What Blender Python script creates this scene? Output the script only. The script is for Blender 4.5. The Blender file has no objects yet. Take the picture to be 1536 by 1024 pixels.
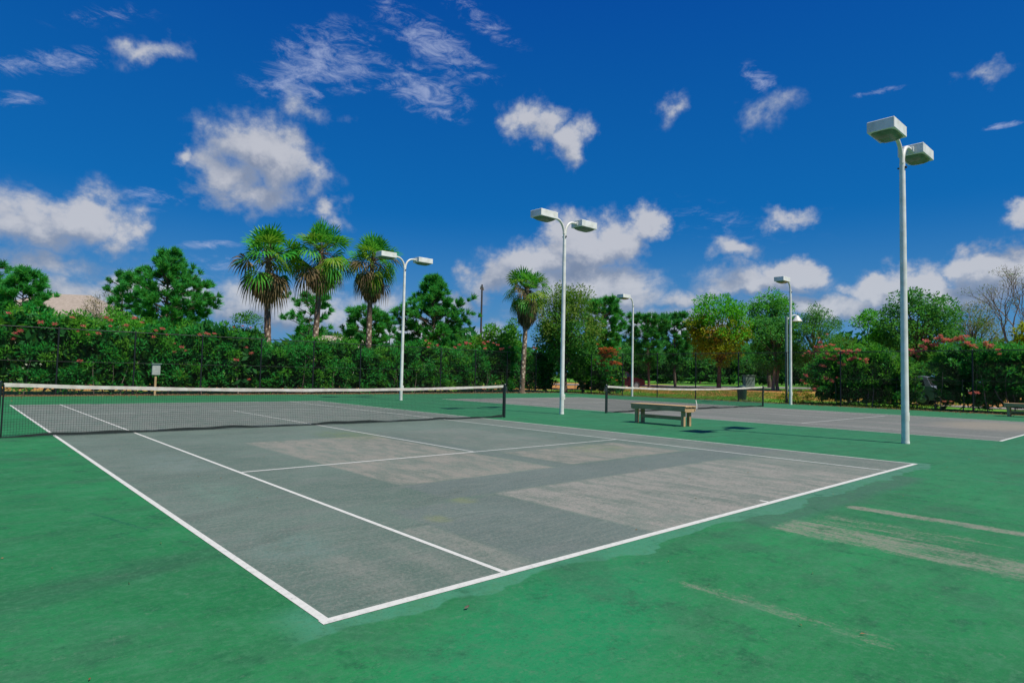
import bpy, math, random
import numpy as np
from mathutils import Vector, Matrix
random.seed(7); RNG=np.random.default_rng(11)
sc=bpy.context.scene
COL=sc.collection
R=math.radians
# ------------------------------------------------------------------ camera
CAM=np.array([-1.6708,-3.3603,1.4259]); YAW,PIT,ROL,F=.73662,.05191,.0212,932.78
fw=np.array([math.sin(YAW)*math.cos(PIT),math.cos(YAW)*math.cos(PIT),math.sin(PIT)])
rt=np.array([math.cos(YAW),-math.sin(YAW),0]); up=np.cross(rt,fw)
rt,up=math.cos(ROL)*rt+math.sin(ROL)*up,-math.sin(ROL)*rt+math.cos(ROL)*up
cd=bpy.data.cameras.new('camera'); cam=bpy.data.objects.new('camera',cd); COL.objects.link(cam)
cd.sensor_width=36; cd.lens=36*F/1536; cd.clip_start=.1; cd.clip_end=3000
cam.matrix_world=Matrix(((rt[0],up[0],-fw[0],CAM[0]),(rt[1],up[1],-fw[1],CAM[1]),(rt[2],up[2],-fw[2],CAM[2]),(0,0,0,1)))
sc.camera=cam
def ray(u,v): return fw+rt*((u-768)/F)+up*((512-v)/F)
def hill(x,y):                       # ground height: gentle rise outside the fence
    d=max(x-37.5,y-33.5,0.)
    return min(.024*d,.85)
def at(u,depth,v=None):              # world point on pixel column u at a forward depth; z from row v if given
    d=ray(u,v if v is not None else 560); p=CAM+d*depth
    if v is None: p[2]=hill(p[0],p[1])
    return p
def onplane(u,v,axis,val):
    d=ray(u,v); t=(val-CAM[axis])/d[axis]; return CAM+d*t
# ------------------------------------------------------------------ object helpers
def tag(o,label=None,cat=None,group=None,kind=None):
    if label:o['label']=label
    if cat:o['category']=cat
    if group:o['group']=group
    if kind:o['kind']=kind
    return o
def empty(name,loc,rz=0):
    o=bpy.data.objects.new(name,None); COL.objects.link(o); o.location=loc; o.rotation_euler.z=rz; o.empty_display_size=.2
    return o
def copy_tree(o,parent=None):
    c=o.copy(); COL.objects.link(c)
    if parent is not None: c.parent=parent
    for ch in list(o.children): copy_tree(ch,c)
    return c
def mesh_np(name,V,Fc,mat,parent=None,smooth=False,mats=None,midx=None):
    V=np.asarray(V,dtype=np.float32); Fc=np.asarray(Fc,dtype=np.int32); k=Fc.shape[1]
    me=bpy.data.meshes.new(name); me.vertices.add(len(V)); me.vertices.foreach_set('co',V.ravel())
    me.loops.add(Fc.size); me.loops.foreach_set('vertex_index',Fc.ravel())
    me.polygons.add(len(Fc)); me.polygons.foreach_set('loop_start',np.arange(len(Fc),dtype=np.int32)*k)
    me.polygons.foreach_set('loop_total',np.full(len(Fc),k,dtype=np.int32))
    if smooth: me.polygons.foreach_set('use_smooth',np.ones(len(Fc),dtype=bool))
    for m in (mats or [mat]): me.materials.append(m)
    if midx is not None: me.polygons.foreach_set('material_index',np.asarray(midx,dtype=np.int32))
    me.update(calc_edges=True)
    o=bpy.data.objects.new(name,me); COL.objects.link(o)
    if parent is not None:o.parent=parent
    return o
class MB:
    def __init__(s): s.v=[];s.f=[];s.sm=[]
    def add(s,v,f,sm=False):
        n=len(s.v); s.v+= [tuple(p) for p in v]; s.f+=[tuple(i+n for i in q) for q in f]; s.sm+=[sm]*len(f)
    def box(s,c,d,rz=0,bev=0.0,rot=None):
        x,y,z=[k/2 for k in d]; M=rot or Matrix.Rotation(rz,3,'Z')
        if bev<=0:
            P=[(a*x,b*y,e*z) for a in(-1,1) for b in(-1,1) for e in(-1,1)]
            Fq=[(0,1,3,2),(4,6,7,5),(0,4,5,1),(2,3,7,6),(0,2,6,4),(1,5,7,3)]
        else:
            b_=min(bev,x*.9,y*.9,z*.9); P=[];idx={}
            for a in(-1,1):
                for b in(-1,1):
                    for e in(-1,1):
                        for ax in range(3):
                            q=[a*(x-b_),b*(y-b_),e*(z-b_)]; q[ax]=(a*x,b*y,e*z)[ax]
                            idx[(a,b,e,ax)]=len(P); P.append(tuple(q))
            Fq=[]
            for ax in range(3):
                o1,o2=[i for i in range(3) if i!=ax]
                for sg in(-1,1):
                    loop=[]
                    for (p_,q_) in((-1,-1),(1,-1),(1,1),(-1,1)):
                        k=[0,0,0];k[ax]=sg;k[o1]=p_;k[o2]=q_;loop.append(idx[(k[0],k[1],k[2],ax)])
                    Fq.append(tuple(loop))
            for ax in range(3):
                o1,o2=[i for i in range(3) if i!=ax]
                for p_ in(-1,1):
                    for q_ in(-1,1):
                        k=[0,0,0];k[o1]=p_;k[o2]=q_
                        A=[];
                        for sg in(-1,1):
                            k[ax]=sg;A.append((idx[(k[0],k[1],k[2],o1)],idx[(k[0],k[1],k[2],o2)]))
                        Fq.append((A[0][0],A[1][0],A[1][1],A[0][1]))
            for a in(-1,1):
                for b in(-1,1):
                    for e in(-1,1): Fq.append(tuple(idx[(a,b,e,ax)] for ax in range(3)))
        s.add([tuple(M@Vector(p)+Vector(c)) for p in P],Fq)
    def tube(s,pts,rad,n=10,cap=True,sm=True):
        pts=[Vector(p) for p in pts]; r=rad if hasattr(rad,'__len__') else [rad]*len(pts)
        V=[];Fq=[]; pu=None
        for i,p in enumerate(pts):
            t=(pts[min(i+1,len(pts)-1)]-pts[max(i-1,0)]).normalized()
            if pu is None: pu=t.orthogonal().normalized()
            u=(pu-t*pu.dot(t)).normalized(); pu=u; w=t.cross(u)
            for k in range(n):
                a=2*math.pi*k/n; V.append(p+u*math.cos(a)*r[i]+w*math.sin(a)*r[i])
        for i in range(len(pts)-1):
            for k in range(n):
                Fq.append((i*n+k,i*n+(k+1)%n,(i+1)*n+(k+1)%n,(i+1)*n+k))
        s.add(V,Fq,sm)
        if cap:
            s.add(V[:n],[tuple(range(n-1,-1,-1))]); s.add(V[-n:],[tuple(range(n))])
    def sheet(s,x0,y0,x1,y1,z):
        s.add([(x0,y0,z),(x1,y0,z),(x1,y1,z),(x0,y1,z)],[(0,1,2,3)])
    def build(s,name,mat,parent=None,fix=True):
        me=bpy.data.meshes.new(name); me.from_pydata(s.v,[],s.f); me.materials.append(mat)
        me.polygons.foreach_set('use_smooth',s.sm)
        if fix:
            import bmesh
            b=bmesh.new(); b.from_mesh(me); bmesh.ops.recalc_face_normals(b,faces=b.faces[:]); b.to_mesh(me); b.free()
        me.update(); o=bpy.data.objects.new(name,me); COL.objects.link(o)
        if parent is not None:o.parent=parent
        return o
# ------------------------------------------------------------------ node helpers
class NT:
    def __init__(s,nt): s.t=nt
    def n(s,ty,**k):
        nd=s.t.nodes.new(ty)
        for a,b in k.items(): setattr(nd,a,b)
        return nd
    def put(s,inp,v):
        if isinstance(v,bpy.types.NodeSocket): s.t.links.new(v,inp)
        elif isinstance(v,(tuple,list)) and len(v)==3 and inp.type=='RGBA': inp.default_value=(*v,1)
        elif v is not None: inp.default_value=v
    def m(s,op,a,b=None,c=None,clamp=False):
        nd=s.n('ShaderNodeMath',operation=op,use_clamp=clamp); s.put(nd.inputs[0],a)
        if b is not None:s.put(nd.inputs[1],b)
        if c is not None:s.put(nd.inputs[2],c)
        return nd.outputs[0]
    def vm(s,op,a,b=None,sc=None):
        nd=s.n('ShaderNodeVectorMath',operation=op); s.put(nd.inputs[0],a)
        if b is not None:s.put(nd.inputs[1],b)
        if sc is not None:s.put(nd.inputs[3],sc)
        return nd.outputs['Value'] if op in('LENGTH','DOT_PRODUCT','DISTANCE') else nd.outputs[0]
    def noise(s,vec,scale,detail=4,rough=.55,dist=0,out=0,dim='3D'):
        nd=s.n('ShaderNodeTexNoise',noise_dimensions=dim); s.put(nd.inputs['Vector'],vec); nd.inputs['Scale'].default_value=scale
        nd.inputs['Detail'].default_value=detail; nd.inputs['Roughness'].default_value=rough; nd.inputs['Distortion'].default_value=dist
        return nd.outputs[out]
    def mix(s,f,a,b,blend='MIX'):
        nd=s.n('ShaderNodeMix',data_type='RGBA',blend_type=blend); s.put(nd.inputs[0],f); s.put(nd.inputs[6],a); s.put(nd.inputs[7],b); return nd.outputs[2]
    def ss(s,x,a,b,lo=0.,hi=1.,kind='SMOOTHSTEP'):
        nd=s.n('ShaderNodeMapRange',interpolation_type=kind); s.put(nd.inputs[0],x); nd.inputs[1].default_value=a; nd.inputs[2].default_value=b
        nd.inputs[3].default_value=lo; nd.inputs[4].default_value=hi; return nd.outputs[0]
    def map(s,vec,loc=(0,0,0),rot=(0,0,0),sc=(1,1,1),ty='POINT'):
        nd=s.n('ShaderNodeMapping',vector_type=ty); s.put(nd.inputs[0],vec); nd.inputs[1].default_value=loc; nd.inputs[2].default_value=rot; nd.inputs[3].default_value=sc; return nd.outputs[0]
def newmat(name):
    m=bpy.data.materials.new(name); m.use_nodes=True; nt=m.node_tree; nt.nodes.clear(); t=NT(nt)
    out=t.n('ShaderNodeOutputMaterial'); b=t.n('ShaderNodeBsdfPrincipled'); nt.links.new(b.outputs[0],out.inputs[0])
    return m,t,b,out
def bump(t,b,h,strength=.3,dist=.01):
    nd=t.n('ShaderNodeBump'); nd.inputs['Strength'].default_value=strength; nd.inputs['Distance'].default_value=dist
    t.put(nd.inputs['Height'],h); t.t.links.new(nd.outputs[0],b.inputs['Normal'])
def objco(t): return t.n('ShaderNodeTexCoord').outputs['Object']
def simple(name,col,rough=.6,var=.25,scale=6,col2=None,metal=0,bmp=.15,detail=5):
    m,t,b,o=newmat(name); co=objco(t); n=t.noise(co,scale,detail,.6); f=t.ss(n,.35,.65)
    c2=col2 or tuple(c*(1-var) for c in col)
    t.put(b.inputs['Base Color'],t.mix(f,c2,col)); b.inputs['Roughness'].default_value=rough; b.inputs['Metallic'].default_value=metal
    if bmp: bump(t,b,t.noise(co,scale*8,3),bmp,.005)
    return m
def leafmat(name,a,b_,c=None,trans=.25,rough=.55,clump=.8,spec=.18):
    """leaf colour varies leaf by leaf and, slower, from bough to bough"""
    m,t,b,out=newmat(name); g=t.n('ShaderNodeNewGeometry'); rnd=g.outputs['Random Per Island']; co=objco(t)
    col=t.mix(rnd,a,b_)
    if c is not None:
        n=t.noise(co,clump,3,.6); col=t.mix(t.ss(n,.46,.66),col,c)
    col=t.mix(t.ss(t.m('FRACT',t.m('MULTIPLY',rnd,7.13)),0,1,.0,.35),col,tuple(x*.45 for x in a))
    t.put(b.inputs['Base Color'],col); b.inputs['Roughness'].default_value=rough; b.inputs['Specular IOR Level'].default_value=spec
    tr=t.n('ShaderNodeBsdfTranslucent'); t.put(tr.inputs[0],t.mix(.5,col,(.16,.42,.03),'MIX')); mx=t.n('ShaderNodeMixShader'); mx.inputs[0].default_value=min(.5,trans+.12)
    t.t.links.new(b.outputs[0],mx.inputs[1]); t.t.links.new(tr.outputs[0],mx.inputs[2]); t.t.links.new(mx.outputs[0],out.inputs[0])
    return m
# ------------------------------------------------------------------ ground materials
def boxmask(t,X,Y,x0,x1,y0,y1,e=.05):
    a=t.m('MULTIPLY',t.ss(X,x0-e,x0+e),t.ss(X,x1-e,x1+e,1,0)); b=t.m('MULTIPLY',t.ss(Y,y0-e,y0+e),t.ss(Y,y1-e,y1+e,1,0))
    return t.m('MULTIPLY',a,b)
def blobmask(t,co,x,y,rx,ry,rot=0):
    v=t.map(co,(x,y,0),(0,0,rot),(rx,ry,1000),'TEXTURE'); return t.ss(t.vm('LENGTH',v),.3,1,1,0)
def xy(t,co):
    sp=t.n('ShaderNodeSeparateXYZ'); t.put(sp.inputs[0],co); return sp.outputs[0],sp.outputs[1]
def distort(t,co,sc,amt):
    n=t.n('ShaderNodeTexNoise'); t.put(n.inputs[0],co); n.inputs['Scale'].default_value=sc; n.inputs['Detail'].default_value=5
    return t.vm('ADD',co,t.vm('SCALE',t.vm('SUBTRACT',n.outputs[1],(.5,.5,.5)),sc=amt))
def mat_green():
    m,t,b,o=newmat('green_acrylic'); co=objco(t); cd_=distort(t,co,1.6,.22); X,Y=xy(t,cd_); cf=distort(t,co,7,.07); XF,YF=xy(t,cf)
    c=t.mix(t.ss(t.noise(co,.35,5,.6),.35,.68),(.012,.150,.042),(.018,.215,.062))
    c=t.mix(t.ss(X,2.,16,0,.62),c,(.030,.165,.080))
    # dirt film in drawn out streaks
    st=t.noise(t.map(co,rot=(0,0,R(28)),sc=(.35,2.2,1)),1.1,6,.65); c=t.mix(t.ss(st,.46,.68,0,.6),c,(.028,.130,.058))
    st2=t.noise(t.map(co,sc=(3.2,.45,1)),1.0,6,.65); c=t.mix(t.m('MULTIPLY',t.ss(st2,.5,.75,0,.5),t.ss(X,2,6)),c,(.055,.14,.08))
    # darker green bands left of the court
    cw=distort(t,co,.8,.9); sm=t.map(cw,(-.9,1.5,0),(0,0,R(22)),(2.1,.42,1000),'TEXTURE'); c=t.mix(t.m('MULTIPLY',t.ss(t.vm('LENGTH',sm),.2,1,.85,0),t.ss(st,.3,.62,.35,1)),c,(.026,.100,.048))
    sm=t.map(cd_,(-3.2,1.5,0),(0,0,R(10)),(2.2,.6,1000),'TEXTURE'); c=t.mix(t.ss(t.vm('LENGTH',sm),.35,1,.75,0),c,(.026,.095,.045))
    # brighter fresh paint in front
    c=t.mix(t.m('MULTIPLY',blobmask(t,cd_,.9,-.9,2.2,.8,R(20)),.55),c,(.005,.235,.085))
    # older paler coat showing along the base line
    e=t.m('ADD',t.ss(t.noise(co,.9,4),.3,.7,-.38,-.12),0.)
    lb=t.m('MULTIPLY',t.ss(t.m('SUBTRACT',YF,e),-.015,.02),boxmask(t,X,Y,-.2,11.2,-.9,.3,.15))
    lc=t.mix(t.ss(X,2.5,5.5),(.035,.27,.13),(.075,.20,.14)); lc=t.mix(t.noise(cf,5,5,.7),lc,(.10,.24,.17)); c=t.mix(t.m('MULTIPLY',lb,.75),c,lc)
    dk=t.m('MULTIPLY',t.ss(t.m('SUBTRACT',YF,e),-.02,.02,1,0),boxmask(t,X,Y,4.3,9.2,-.62,.1,.14)); c=t.mix(t.m('MULTIPLY',dk,.75),c,(.06,.12,.085))
    # bare worn streaks running away from the court
    fine=t.noise(t.map(co,sc=(9,1.1,1)),1.6,9,.75); sp=t.noise(co,24,8,.85)
    worn=(.25,.235,.18)
    def streak(c,mask,lo,hi,op=.85):
        k=t.m('MULTIPLY',t.ss(t.m('ADD',t.m('ADD',fine,t.m('MULTIPLY',t.m('SUBTRACT',sp,.33),1.0)),t.m('MULTIPLY',t.m('SUBTRACT',mask,1),.6)),lo,hi),t.ss(mask,0,.3)); return t.mix(t.m('MULTIPLY',k,op),c,worn)
    c=streak(c,boxmask(t,XF,YF,5.88,6.18,-3.4,-.62,.10),.46,.64,.95)
    c=streak(c,boxmask(t,XF,YF,5.15,5.5,-2.6,-.75,.25),.66,.80,.6)
    c=streak(c,boxmask(t,XF,YF,4.15,4.95,-3.3,-.45,.2),.50,.76,.9)
    c=streak(c,boxmask(t,XF,YF,4.7,5.6,-2.2,-.5,.3),.62,.82,.7)
    c=streak(c,boxmask(t,XF,YF,2.06,2.36,-2.3,-.8,.14),.57,.82,.8)
    c=streak(c,boxmask(t,XF,YF,2.02,2.12,-3.2,-1.8,.05),.72,.9,.5)
    c=streak(c,boxmask(t,XF,YF,12.,15.5,.0,3.2,.8),.80,.95,.4)
    # short narrow stroke of darker green
    s_=t.map(cf,(-.44,3.35,0),(0,0,R(105)),(.62,.025,1000),'TEXTURE'); c=t.mix(t.ss(t.vm('LENGTH',s_),.8,1.05,.75,0),c,(.006,.11,.045))
    # hairline crack in front of the net
    cr=t.m('ABSOLUTE',t.m('SUBTRACT',YF,10.72)); c=t.mix(t.m('MULTIPLY',t.ss(cr,.008,.03,.7,0),t.ss(X,2,4,1,0)),c,(.02,.07,.045))
    br=t.noise(t.map(co,rot=(0,0,R(-18)),sc=(1.2,7.,1)),2.2,8,.75); c=t.mix(t.ss(br,.50,.72,0,.50),c,(.050,.165,.085)); c=t.mix(t.ss(br,.30,.48,.45,0),c,(.012,.12,.045))
    sh=t.noise(co,2.6,8,.78); c=t.mix(t.ss(sh,.50,.66,0,.65),c,(.045,.200,.085)); c=t.mix(t.ss(sh,.34,.48,.75,0),c,(.012,.095,.038)); c=t.mix(t.ss(t.noise(co,.8,6,.7),.52,.66,0,.5),c,(.035,.115,.060))
    c=t.mix(t.ss(t.noise(co,20,7,.85),.47,.62,0,.50),c,(.060,.205,.095)); c=t.mix(t.ss(t.noise(co,9,8,.85),.56,.66,0,.6),c,(.11,.20,.12)); c=t.mix(t.ss(t.noise(t.map(co,(5,5,0)),7,8,.85),.57,.66,0,.5),c,(.010,.085,.035))
    c=t.mix(t.ss(t.noise(co,44,4,.75),.54,.68,0,.50),c,(.014,.085,.04))
    t.put(b.inputs['Base Color'],c); t.put(b.inputs['Roughness'],t.ss(st,.3,.7,.72,.9)); b.inputs['Specular IOR Level'].default_value=.25
    bump(t,b,t.noise(co,130,4,.7),.35,.004); return m
def mat_grey(second=False):
    m,t,b,o=newmat('grey_acrylic_far' if second else 'grey_acrylic'); co=objco(t); cd_=distort(t,co,1.2,.14); X,Y=xy(t,cd_); cf=distort(t,co,5,.06); XF,YF=xy(t,cf)
    bei=(.285,.270,.225)
    c=t.mix(t.ss(t.noise(co,.45,5,.6),.35,.7),(.088,.140,.106),(.132,.190,.148))
    st=t.noise(t.map(co,rot=(0,0,R(-44)),sc=(.5,3.,1)),1.2,6,.65); c=t.mix(t.ss(st,.45,.75,0,.55),c,(.155,.175,.150))
    if second:
        c=t.mix(.55,c,(.175,.160,.145)); s3=t.noise(t.map(co,sc=(1.6,.16,1)),1.,6,.65); c=t.mix(t.ss(s3,.45,.7,0,.8),c,(.26,.235,.21))
        c=t.mix(t.m('MULTIPLY',blobmask(t,cd_,25.,1.4,4.,2.2),.8),c,(.30,.26,.19))
        c=t.mix(t.ss(t.noise(t.map(co,sc=(3.,.1,1)),1.4,4),.55,.68,0,.6),c,(.10,.105,.10))
    else:
        grain=t.noise(co,22,8,.85)
        def patch(c,x0,x1,y0,y1,op,e=.035,col=bei,er=.0):
            k=t.m('MULTIPLY',boxmask(t,XF,YF,x0,x1,y0,y1,e),t.ss(t.m('ADD',t.noise(t.map(co,sc=(2.4,.8,1)),1.6,6,.7),t.m('MULTIPLY',t.m('SUBTRACT',grain,.5),1.1)),.36+er,.62+er,.2,1)); return t.mix(t.m('MULTIPLY',k,op),c,col)
        c=patch(c,3.25,8.6,-.1,2.3,1.,.06)
        c=patch(c,8.4,9.6,-.1,2.1,.6,.3)
        c=patch(c,4.08,6.2,1.3,2.32,.35,.03)
        c=patch(c,2.62,5.35,3.36,8.9,.95,.05,(.27,.25,.20),.0)
        c=patch(c,5.82,9.,3.42,5.1,.95,.05,(.275,.25,.20),.0)
        c=patch(c,5.85,8.3,5.2,9.5,.5,.12,(.23,.22,.19),.06)
        c=patch(c,1.42,1.72,-.1,1.5,.6,.05)
        c=patch(c,.45,.72,.05,1.1,.45,.15)
        c=patch(c,1.0,1.25,.1,1.2,.4,.12)
        c=patch(c,-.5,11.5,12.2,24,.55,.5,(.235,.225,.20),.02)
        c=patch(c,9.7,11.0,-.1,12,.45,.08,(.23,.215,.19),.02)
        c=t.mix(t.m('MULTIPLY',boxmask(t,XF,YF,2.6,11,2.34,3.32,.04),.55),c,(.125,.152,.143))
        c=t.mix(t.m('MULTIPLY',boxmask(t,XF,YF,1.75,3.2,.05,2.2,.06),.45),c,(.125,.150,.140))
        c=t.mix(t.m('MULTIPLY',boxmask(t,XF,YF,5.42,5.78,3.3,12,.03),.5),c,(.125,.155,.140))
        for (x,y,rx,ry,col,op) in((5.0,9.3,.9,1.5,(.13,.19,.06),.6),(7.9,4.6,1.,.8,(.14,.20,.085),.55),(2.69,2.2,.22,.25,(.20,.23,.06),.5),(1.98,1.66,.2,.25,(.20,.23,.06),.5),(.75,4.2,.5,1.,(.12,.22,.16),.6),(.45,1.6,.45,.7,(.12,.21,.17),.6),(.9,7,.6,1.8,(.15,.21,.18),.6)):
            c=t.mix(t.m('MULTIPLY',t.m('MULTIPLY',blobmask(t,cd_,x,y,rx,ry),op),t.ss(t.noise(cf,4,4),.3,.65)),c,col)
        # darker elongated marks across the tramlines
        for (x,y,rx,ry,ro) in((.35,1.9,.9,.16,28),(.3,3.1,.8,.2,20),(.5,5.6,.9,.3,15),(2.6,2.5,1.2,.18,24)):
            v=t.map(cd_,(x,y,0),(0,0,R(ro)),(rx,ry,1000),'TEXTURE'); c=t.mix(t.ss(t.vm('LENGTH',v),.3,1,.45,0),c,(.085,.120,.095))
        cr=t.m('ABSOLUTE',t.m('SUBTRACT',YF,10.72)); c=t.mix(t.m('MULTIPLY',t.ss(cr,.008,.03,.6,0),t.ss(X,3,5,1,0)),c,(.05,.07,.06))
    br=t.noise(t.map(co,rot=(0,0,R(-18)),sc=(1.2,7.,1)),2.4,8,.75); c=t.mix(t.ss(br,.50,.68,0,.48),c,(.215,.235,.195)); c=t.mix(t.ss(br,.32,.47,.60,0),c,(.070,.098,.078))
    c=t.mix(t.ss(t.noise(co,3.1,8,.78),.5,.7,0,.35),c,(.20,.21,.175))
    c=t.mix(t.ss(t.noise(co,30,5,.8),.46,.66,0,.45),c,(.27,.265,.215))
    c=t.mix(t.ss(t.noise(co,46,4,.75),.52,.66,0,.60),c,(.065,.08,.065))
    t.put(b.inputs['Base Color'],c); b.inputs['Roughness'].default_value=.85; b.inputs['Specular IOR Level'].default_value=.25
    bump(t,b,t.noise(co,110,4,.75),.4,.004); return m
def mat_line(worn):
    m,t,b,o=newmat('line_paint_worn' if worn else 'line_paint'); co=objco(t)
    n=t.noise(co,14,7,.75); n2=t.noise(co,90,3,.7)
    if worn: c=t.mix(t.ss(n,.40,.64,.0,.7),(.60,.60,.53),(.36,.36,.31))
    else: c=t.mix(t.ss(n,.46,.66,0,.65),(.66,.65,.57),(.45,.46,.40)); c=t.mix(t.ss(t.noise(co,34,6,.8),.58,.66,0,.75),c,(.22,.26,.21)); c=t.mix(t.ss(n2,.62,.72,0,.5),c,(.35,.36,.33))
    t.put(b.inputs['Base Color'],c); b.inputs['Roughness'].default_value=.7; bump(t,b,n2,.3,.003); return m
def mat_ground():
    m,t,b,o=newmat('grass_and_pine_straw'); co=objco(t); cd_=distort(t,co,.35,2.2); X,Y=xy(t,cd_)
    c=t.mix(t.ss(t.noise(co,.5,6,.65),.35,.65),(.060,.27,.008),(.13,.36,.018))
    c=t.mix(t.ss(t.noise(co,5,5,.7),.45,.7,0,.5),c,(.15,.18,.03))
    ps=t.m('MAXIMUM',boxmask(t,X,Y,41.5,57,-10,60,.8),boxmask(t,X,Y,-60,60,36,44,1.5))
    straw=t.mix(t.ss(t.noise(co,3,6,.7),.35,.65),(.60,.25,.06),(.42,.20,.05))
    c=t.mix(t.m('MULTIPLY',ps,t.ss(t.noise(co,.8,6,.7),.30,.46)),c,straw)
    # mulch strip hugging the fence
    x2,y2=xy(t,distort(t,co,2.5,.35)); ins=t.m('MULTIPLY',t.ss(x2,36.6,36.9,1,0),t.ss(y2,32.9,33.3,1,0))
    mul=t.mix(t.ss(t.noise(co,9,6,.75),.4,.62),(.12,.062,.032),(.26,.15,.075)); c=t.mix(ins,c,mul)
    t.put(b.inputs['Base Color'],c); b.inputs['Roughness'].default_value=.95; bump(t,b,t.noise(co,25,5,.7),.6,.03); return m
M={}
M['green']=mat_green(); M['grey']=mat_grey(); M['grey2']=mat_grey(True); M['line']=mat_line(False); M['lineworn']=mat_line(True); M['ground']=mat_ground()
M['road']=simple('road_surface',(.30,.27,.23),.9,.2,2,(.22,.20,.175))
M['white']=simple('white_paint',(.80,.78,.69),.45,.12,3,(.70,.69,.60),bmp=.05)
M['weathered_white']=simple('weathered_white_paint',(.86,.86,.79),.5,.1,2.5,(.66,.67,.58),bmp=.08)
M['lens']=simple('grimy_glass',(.16,.22,.15),.25,.3,7,(.10,.15,.09),bmp=0)
M['bolt']=simple('dark_steel',(.10,.11,.10),.5,.3,20,metal=.6)
M['black']=simple('black_vinyl',(.012,.016,.015),.5,.3,10,bmp=0)
M['netcord']=simple('black_net_cord',(.012,.022,.018),.7,.3,10,bmp=0)
M['tape']=simple('canvas_tape',(.70,.67,.58),.85,.2,5,(.55,.50,.41),bmp=.2)
M['post']=simple('dark_green_post_paint',(.018,.035,.030),.4,.3,6)
M['wood']=None
def mat_wood(name,a,b_,ax=1):
    m,t,b,o=newmat(name); co=objco(t); s=[14,14,14]; s[ax]=1.2
    n=t.noise(t.map(co,sc=tuple(s)),1.6,6,.7); c=t.mix(t.ss(n,.35,.65),a,b_); c=t.mix(t.ss(t.noise(co,3,4),.5,.7,0,.5),c,tuple(x*.6 for x in a))
    t.put(b.inputs['Base Color'],c); b.inputs['Roughness'].default_value=.85; bump(t,b,n,.4,.006); return m
M['wood']=mat_wood('weathered_timber',(.42,.255,.115),(.60,.40,.205))
M['wood_v']=mat_wood('weathered_timber_upright',(.42,.255,.115),(.60,.40,.205),2)
M['bark']=mat_wood('bark',(.075,.052,.036),(.16,.12,.085),2)
M['signgrey']=simple('chalky_grey_paint',(.46,.46,.42),.7,.2,6,(.34,.35,.32))
M['darkpole']=mat_wood('dark_pole_timber',(.045,.04,.035),(.09,.08,.07),2)
M['bark_pale']=mat_wood('pale_bark',(.16,.12,.085),(.30,.25,.19),2)
M['bark_grey']=mat_wood('grey_bark',(.13,.10,.085),(.26,.22,.19),2)
M['needle']=leafmat('pine_needles',(0.035,0.33,0.065),(0.10,0.52,0.08),(0.06,0.43,0.06),.3,.55)
M['needle_dark']=leafmat('dark_pine_needles',(0.028,0.27,0.070),(0.08,0.43,0.085),(0.05,0.36,0.065),.28,.55)
M['oleander']=leafmat('oleander_leaves',(0.016,0.260,0.040),(0.049,0.442,0.055),(0.024,0.338,0.044),.32,.42,.9)
M['oleander_bright']=leafmat('bright_oleander_leaves',(0.054,0.325,0.024),(0.121,0.494,0.033),(0.162,0.429,0.033),.34,.42,.7)  # brighter, yellower leaf colour than the plain oleander
M['oak']=leafmat('oak_leaves',(0.041,0.221,0.033),(0.108,0.351,0.055),(0.068,0.299,0.039),.3,.5,.6)
M['oakdark']=leafmat('dark_oak_leaves',(0.034,0.23,0.045),(0.10,0.37,0.065),(0.06,0.31,0.05),.28,.5,.6)
M['olive']=leafmat('olive_brown_leaves',(0.115,0.221,0.024),(0.230,0.312,0.044),(0.061,0.260,0.028),.3,.55,.5)
M['gum']=leafmat('bright_green_leaves',(0.054,0.416,0.013),(0.135,0.572,0.022),(0.081,0.468,0.017),.38,.5,.5)
M['gumautumn']=leafmat('turning_leaves',(0.297,0.416,0.017),(0.486,0.468,0.028),(0.459,0.195,0.033),.38,.5,.6)
M['brown']=leafmat('browning_leaves',(0.230,0.182,0.066),(0.351,0.247,0.099),(0.108,0.208,0.044),.25,.6,.5)
M['bush']=leafmat('shrub_leaves',(0.047,0.312,0.022),(0.115,0.442,0.033),(0.176,0.312,0.033),.34,.5,.5)
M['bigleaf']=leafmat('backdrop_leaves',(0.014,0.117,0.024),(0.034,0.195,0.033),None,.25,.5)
M['flower']=leafmat('coral_petals',(.98,.11,.16),(.98,.28,.28),None,.35,.6)
M['flower_red']=leafmat('red_petals',(.75,.10,.05),(.85,.22,.10),None,.35,.6)
M['frond']=leafmat('palm_fronds',(0.035,0.34,0.045),(0.11,0.50,0.045),(0.17,0.54,0.03),.3,.4,.7)
M['frond_yellow']=leafmat('yellow_green_fronds',(0.176,0.338,0.022),(0.270,0.390,0.033),None,.3,.4,.7)  # yellow-green is these fronds' own colour
M['frond_dead']=leafmat('dead_fronds',(.15,.10,.045),(.36,.26,.13),(.085,.055,.03),.12,.8,1.4)
M['litter']=leafmat('dry_leaf_litter',(.22,.11,.05),(.33,.20,.10),None,.1,.8)
M['grassblade']=leafmat('grass_blades',(0.081,0.312,0.013),(0.189,0.364,0.033),(0.567,0.247,0.055),.3,.7,.35)
def mat_palm():
    m,t,b,o=newmat('palm_trunk_boots'); co=objco(t)
    v=t.n('ShaderNodeTexVoronoi'); t.put(v.inputs['Vector'],t.map(co,sc=(1,1,.7))); v.inputs['Scale'].default_value=5.5
    n=t.noise(co,7,5,.7); c=t.mix(t.ss(t.m('ADD',v.outputs[0],t.m('MULTIPLY',n,.3)),.3,.62),(.70,.56,.40),(.17,.11,.07))
    t.put(b.inputs['Base Color'],c); b.inputs['Roughness'].default_value=.9; bump(t,b,v.outputs[0],.8,.05); return m
M['palmtrunk']=mat_palm()
M['roof']=simple('tan_shingles',(.40,.33,.26),.9,.2,4,(.32,.26,.20))
M['roofgrey']=simple('grey_shingles',(.16,.18,.19),.9,.2,4)
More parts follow.
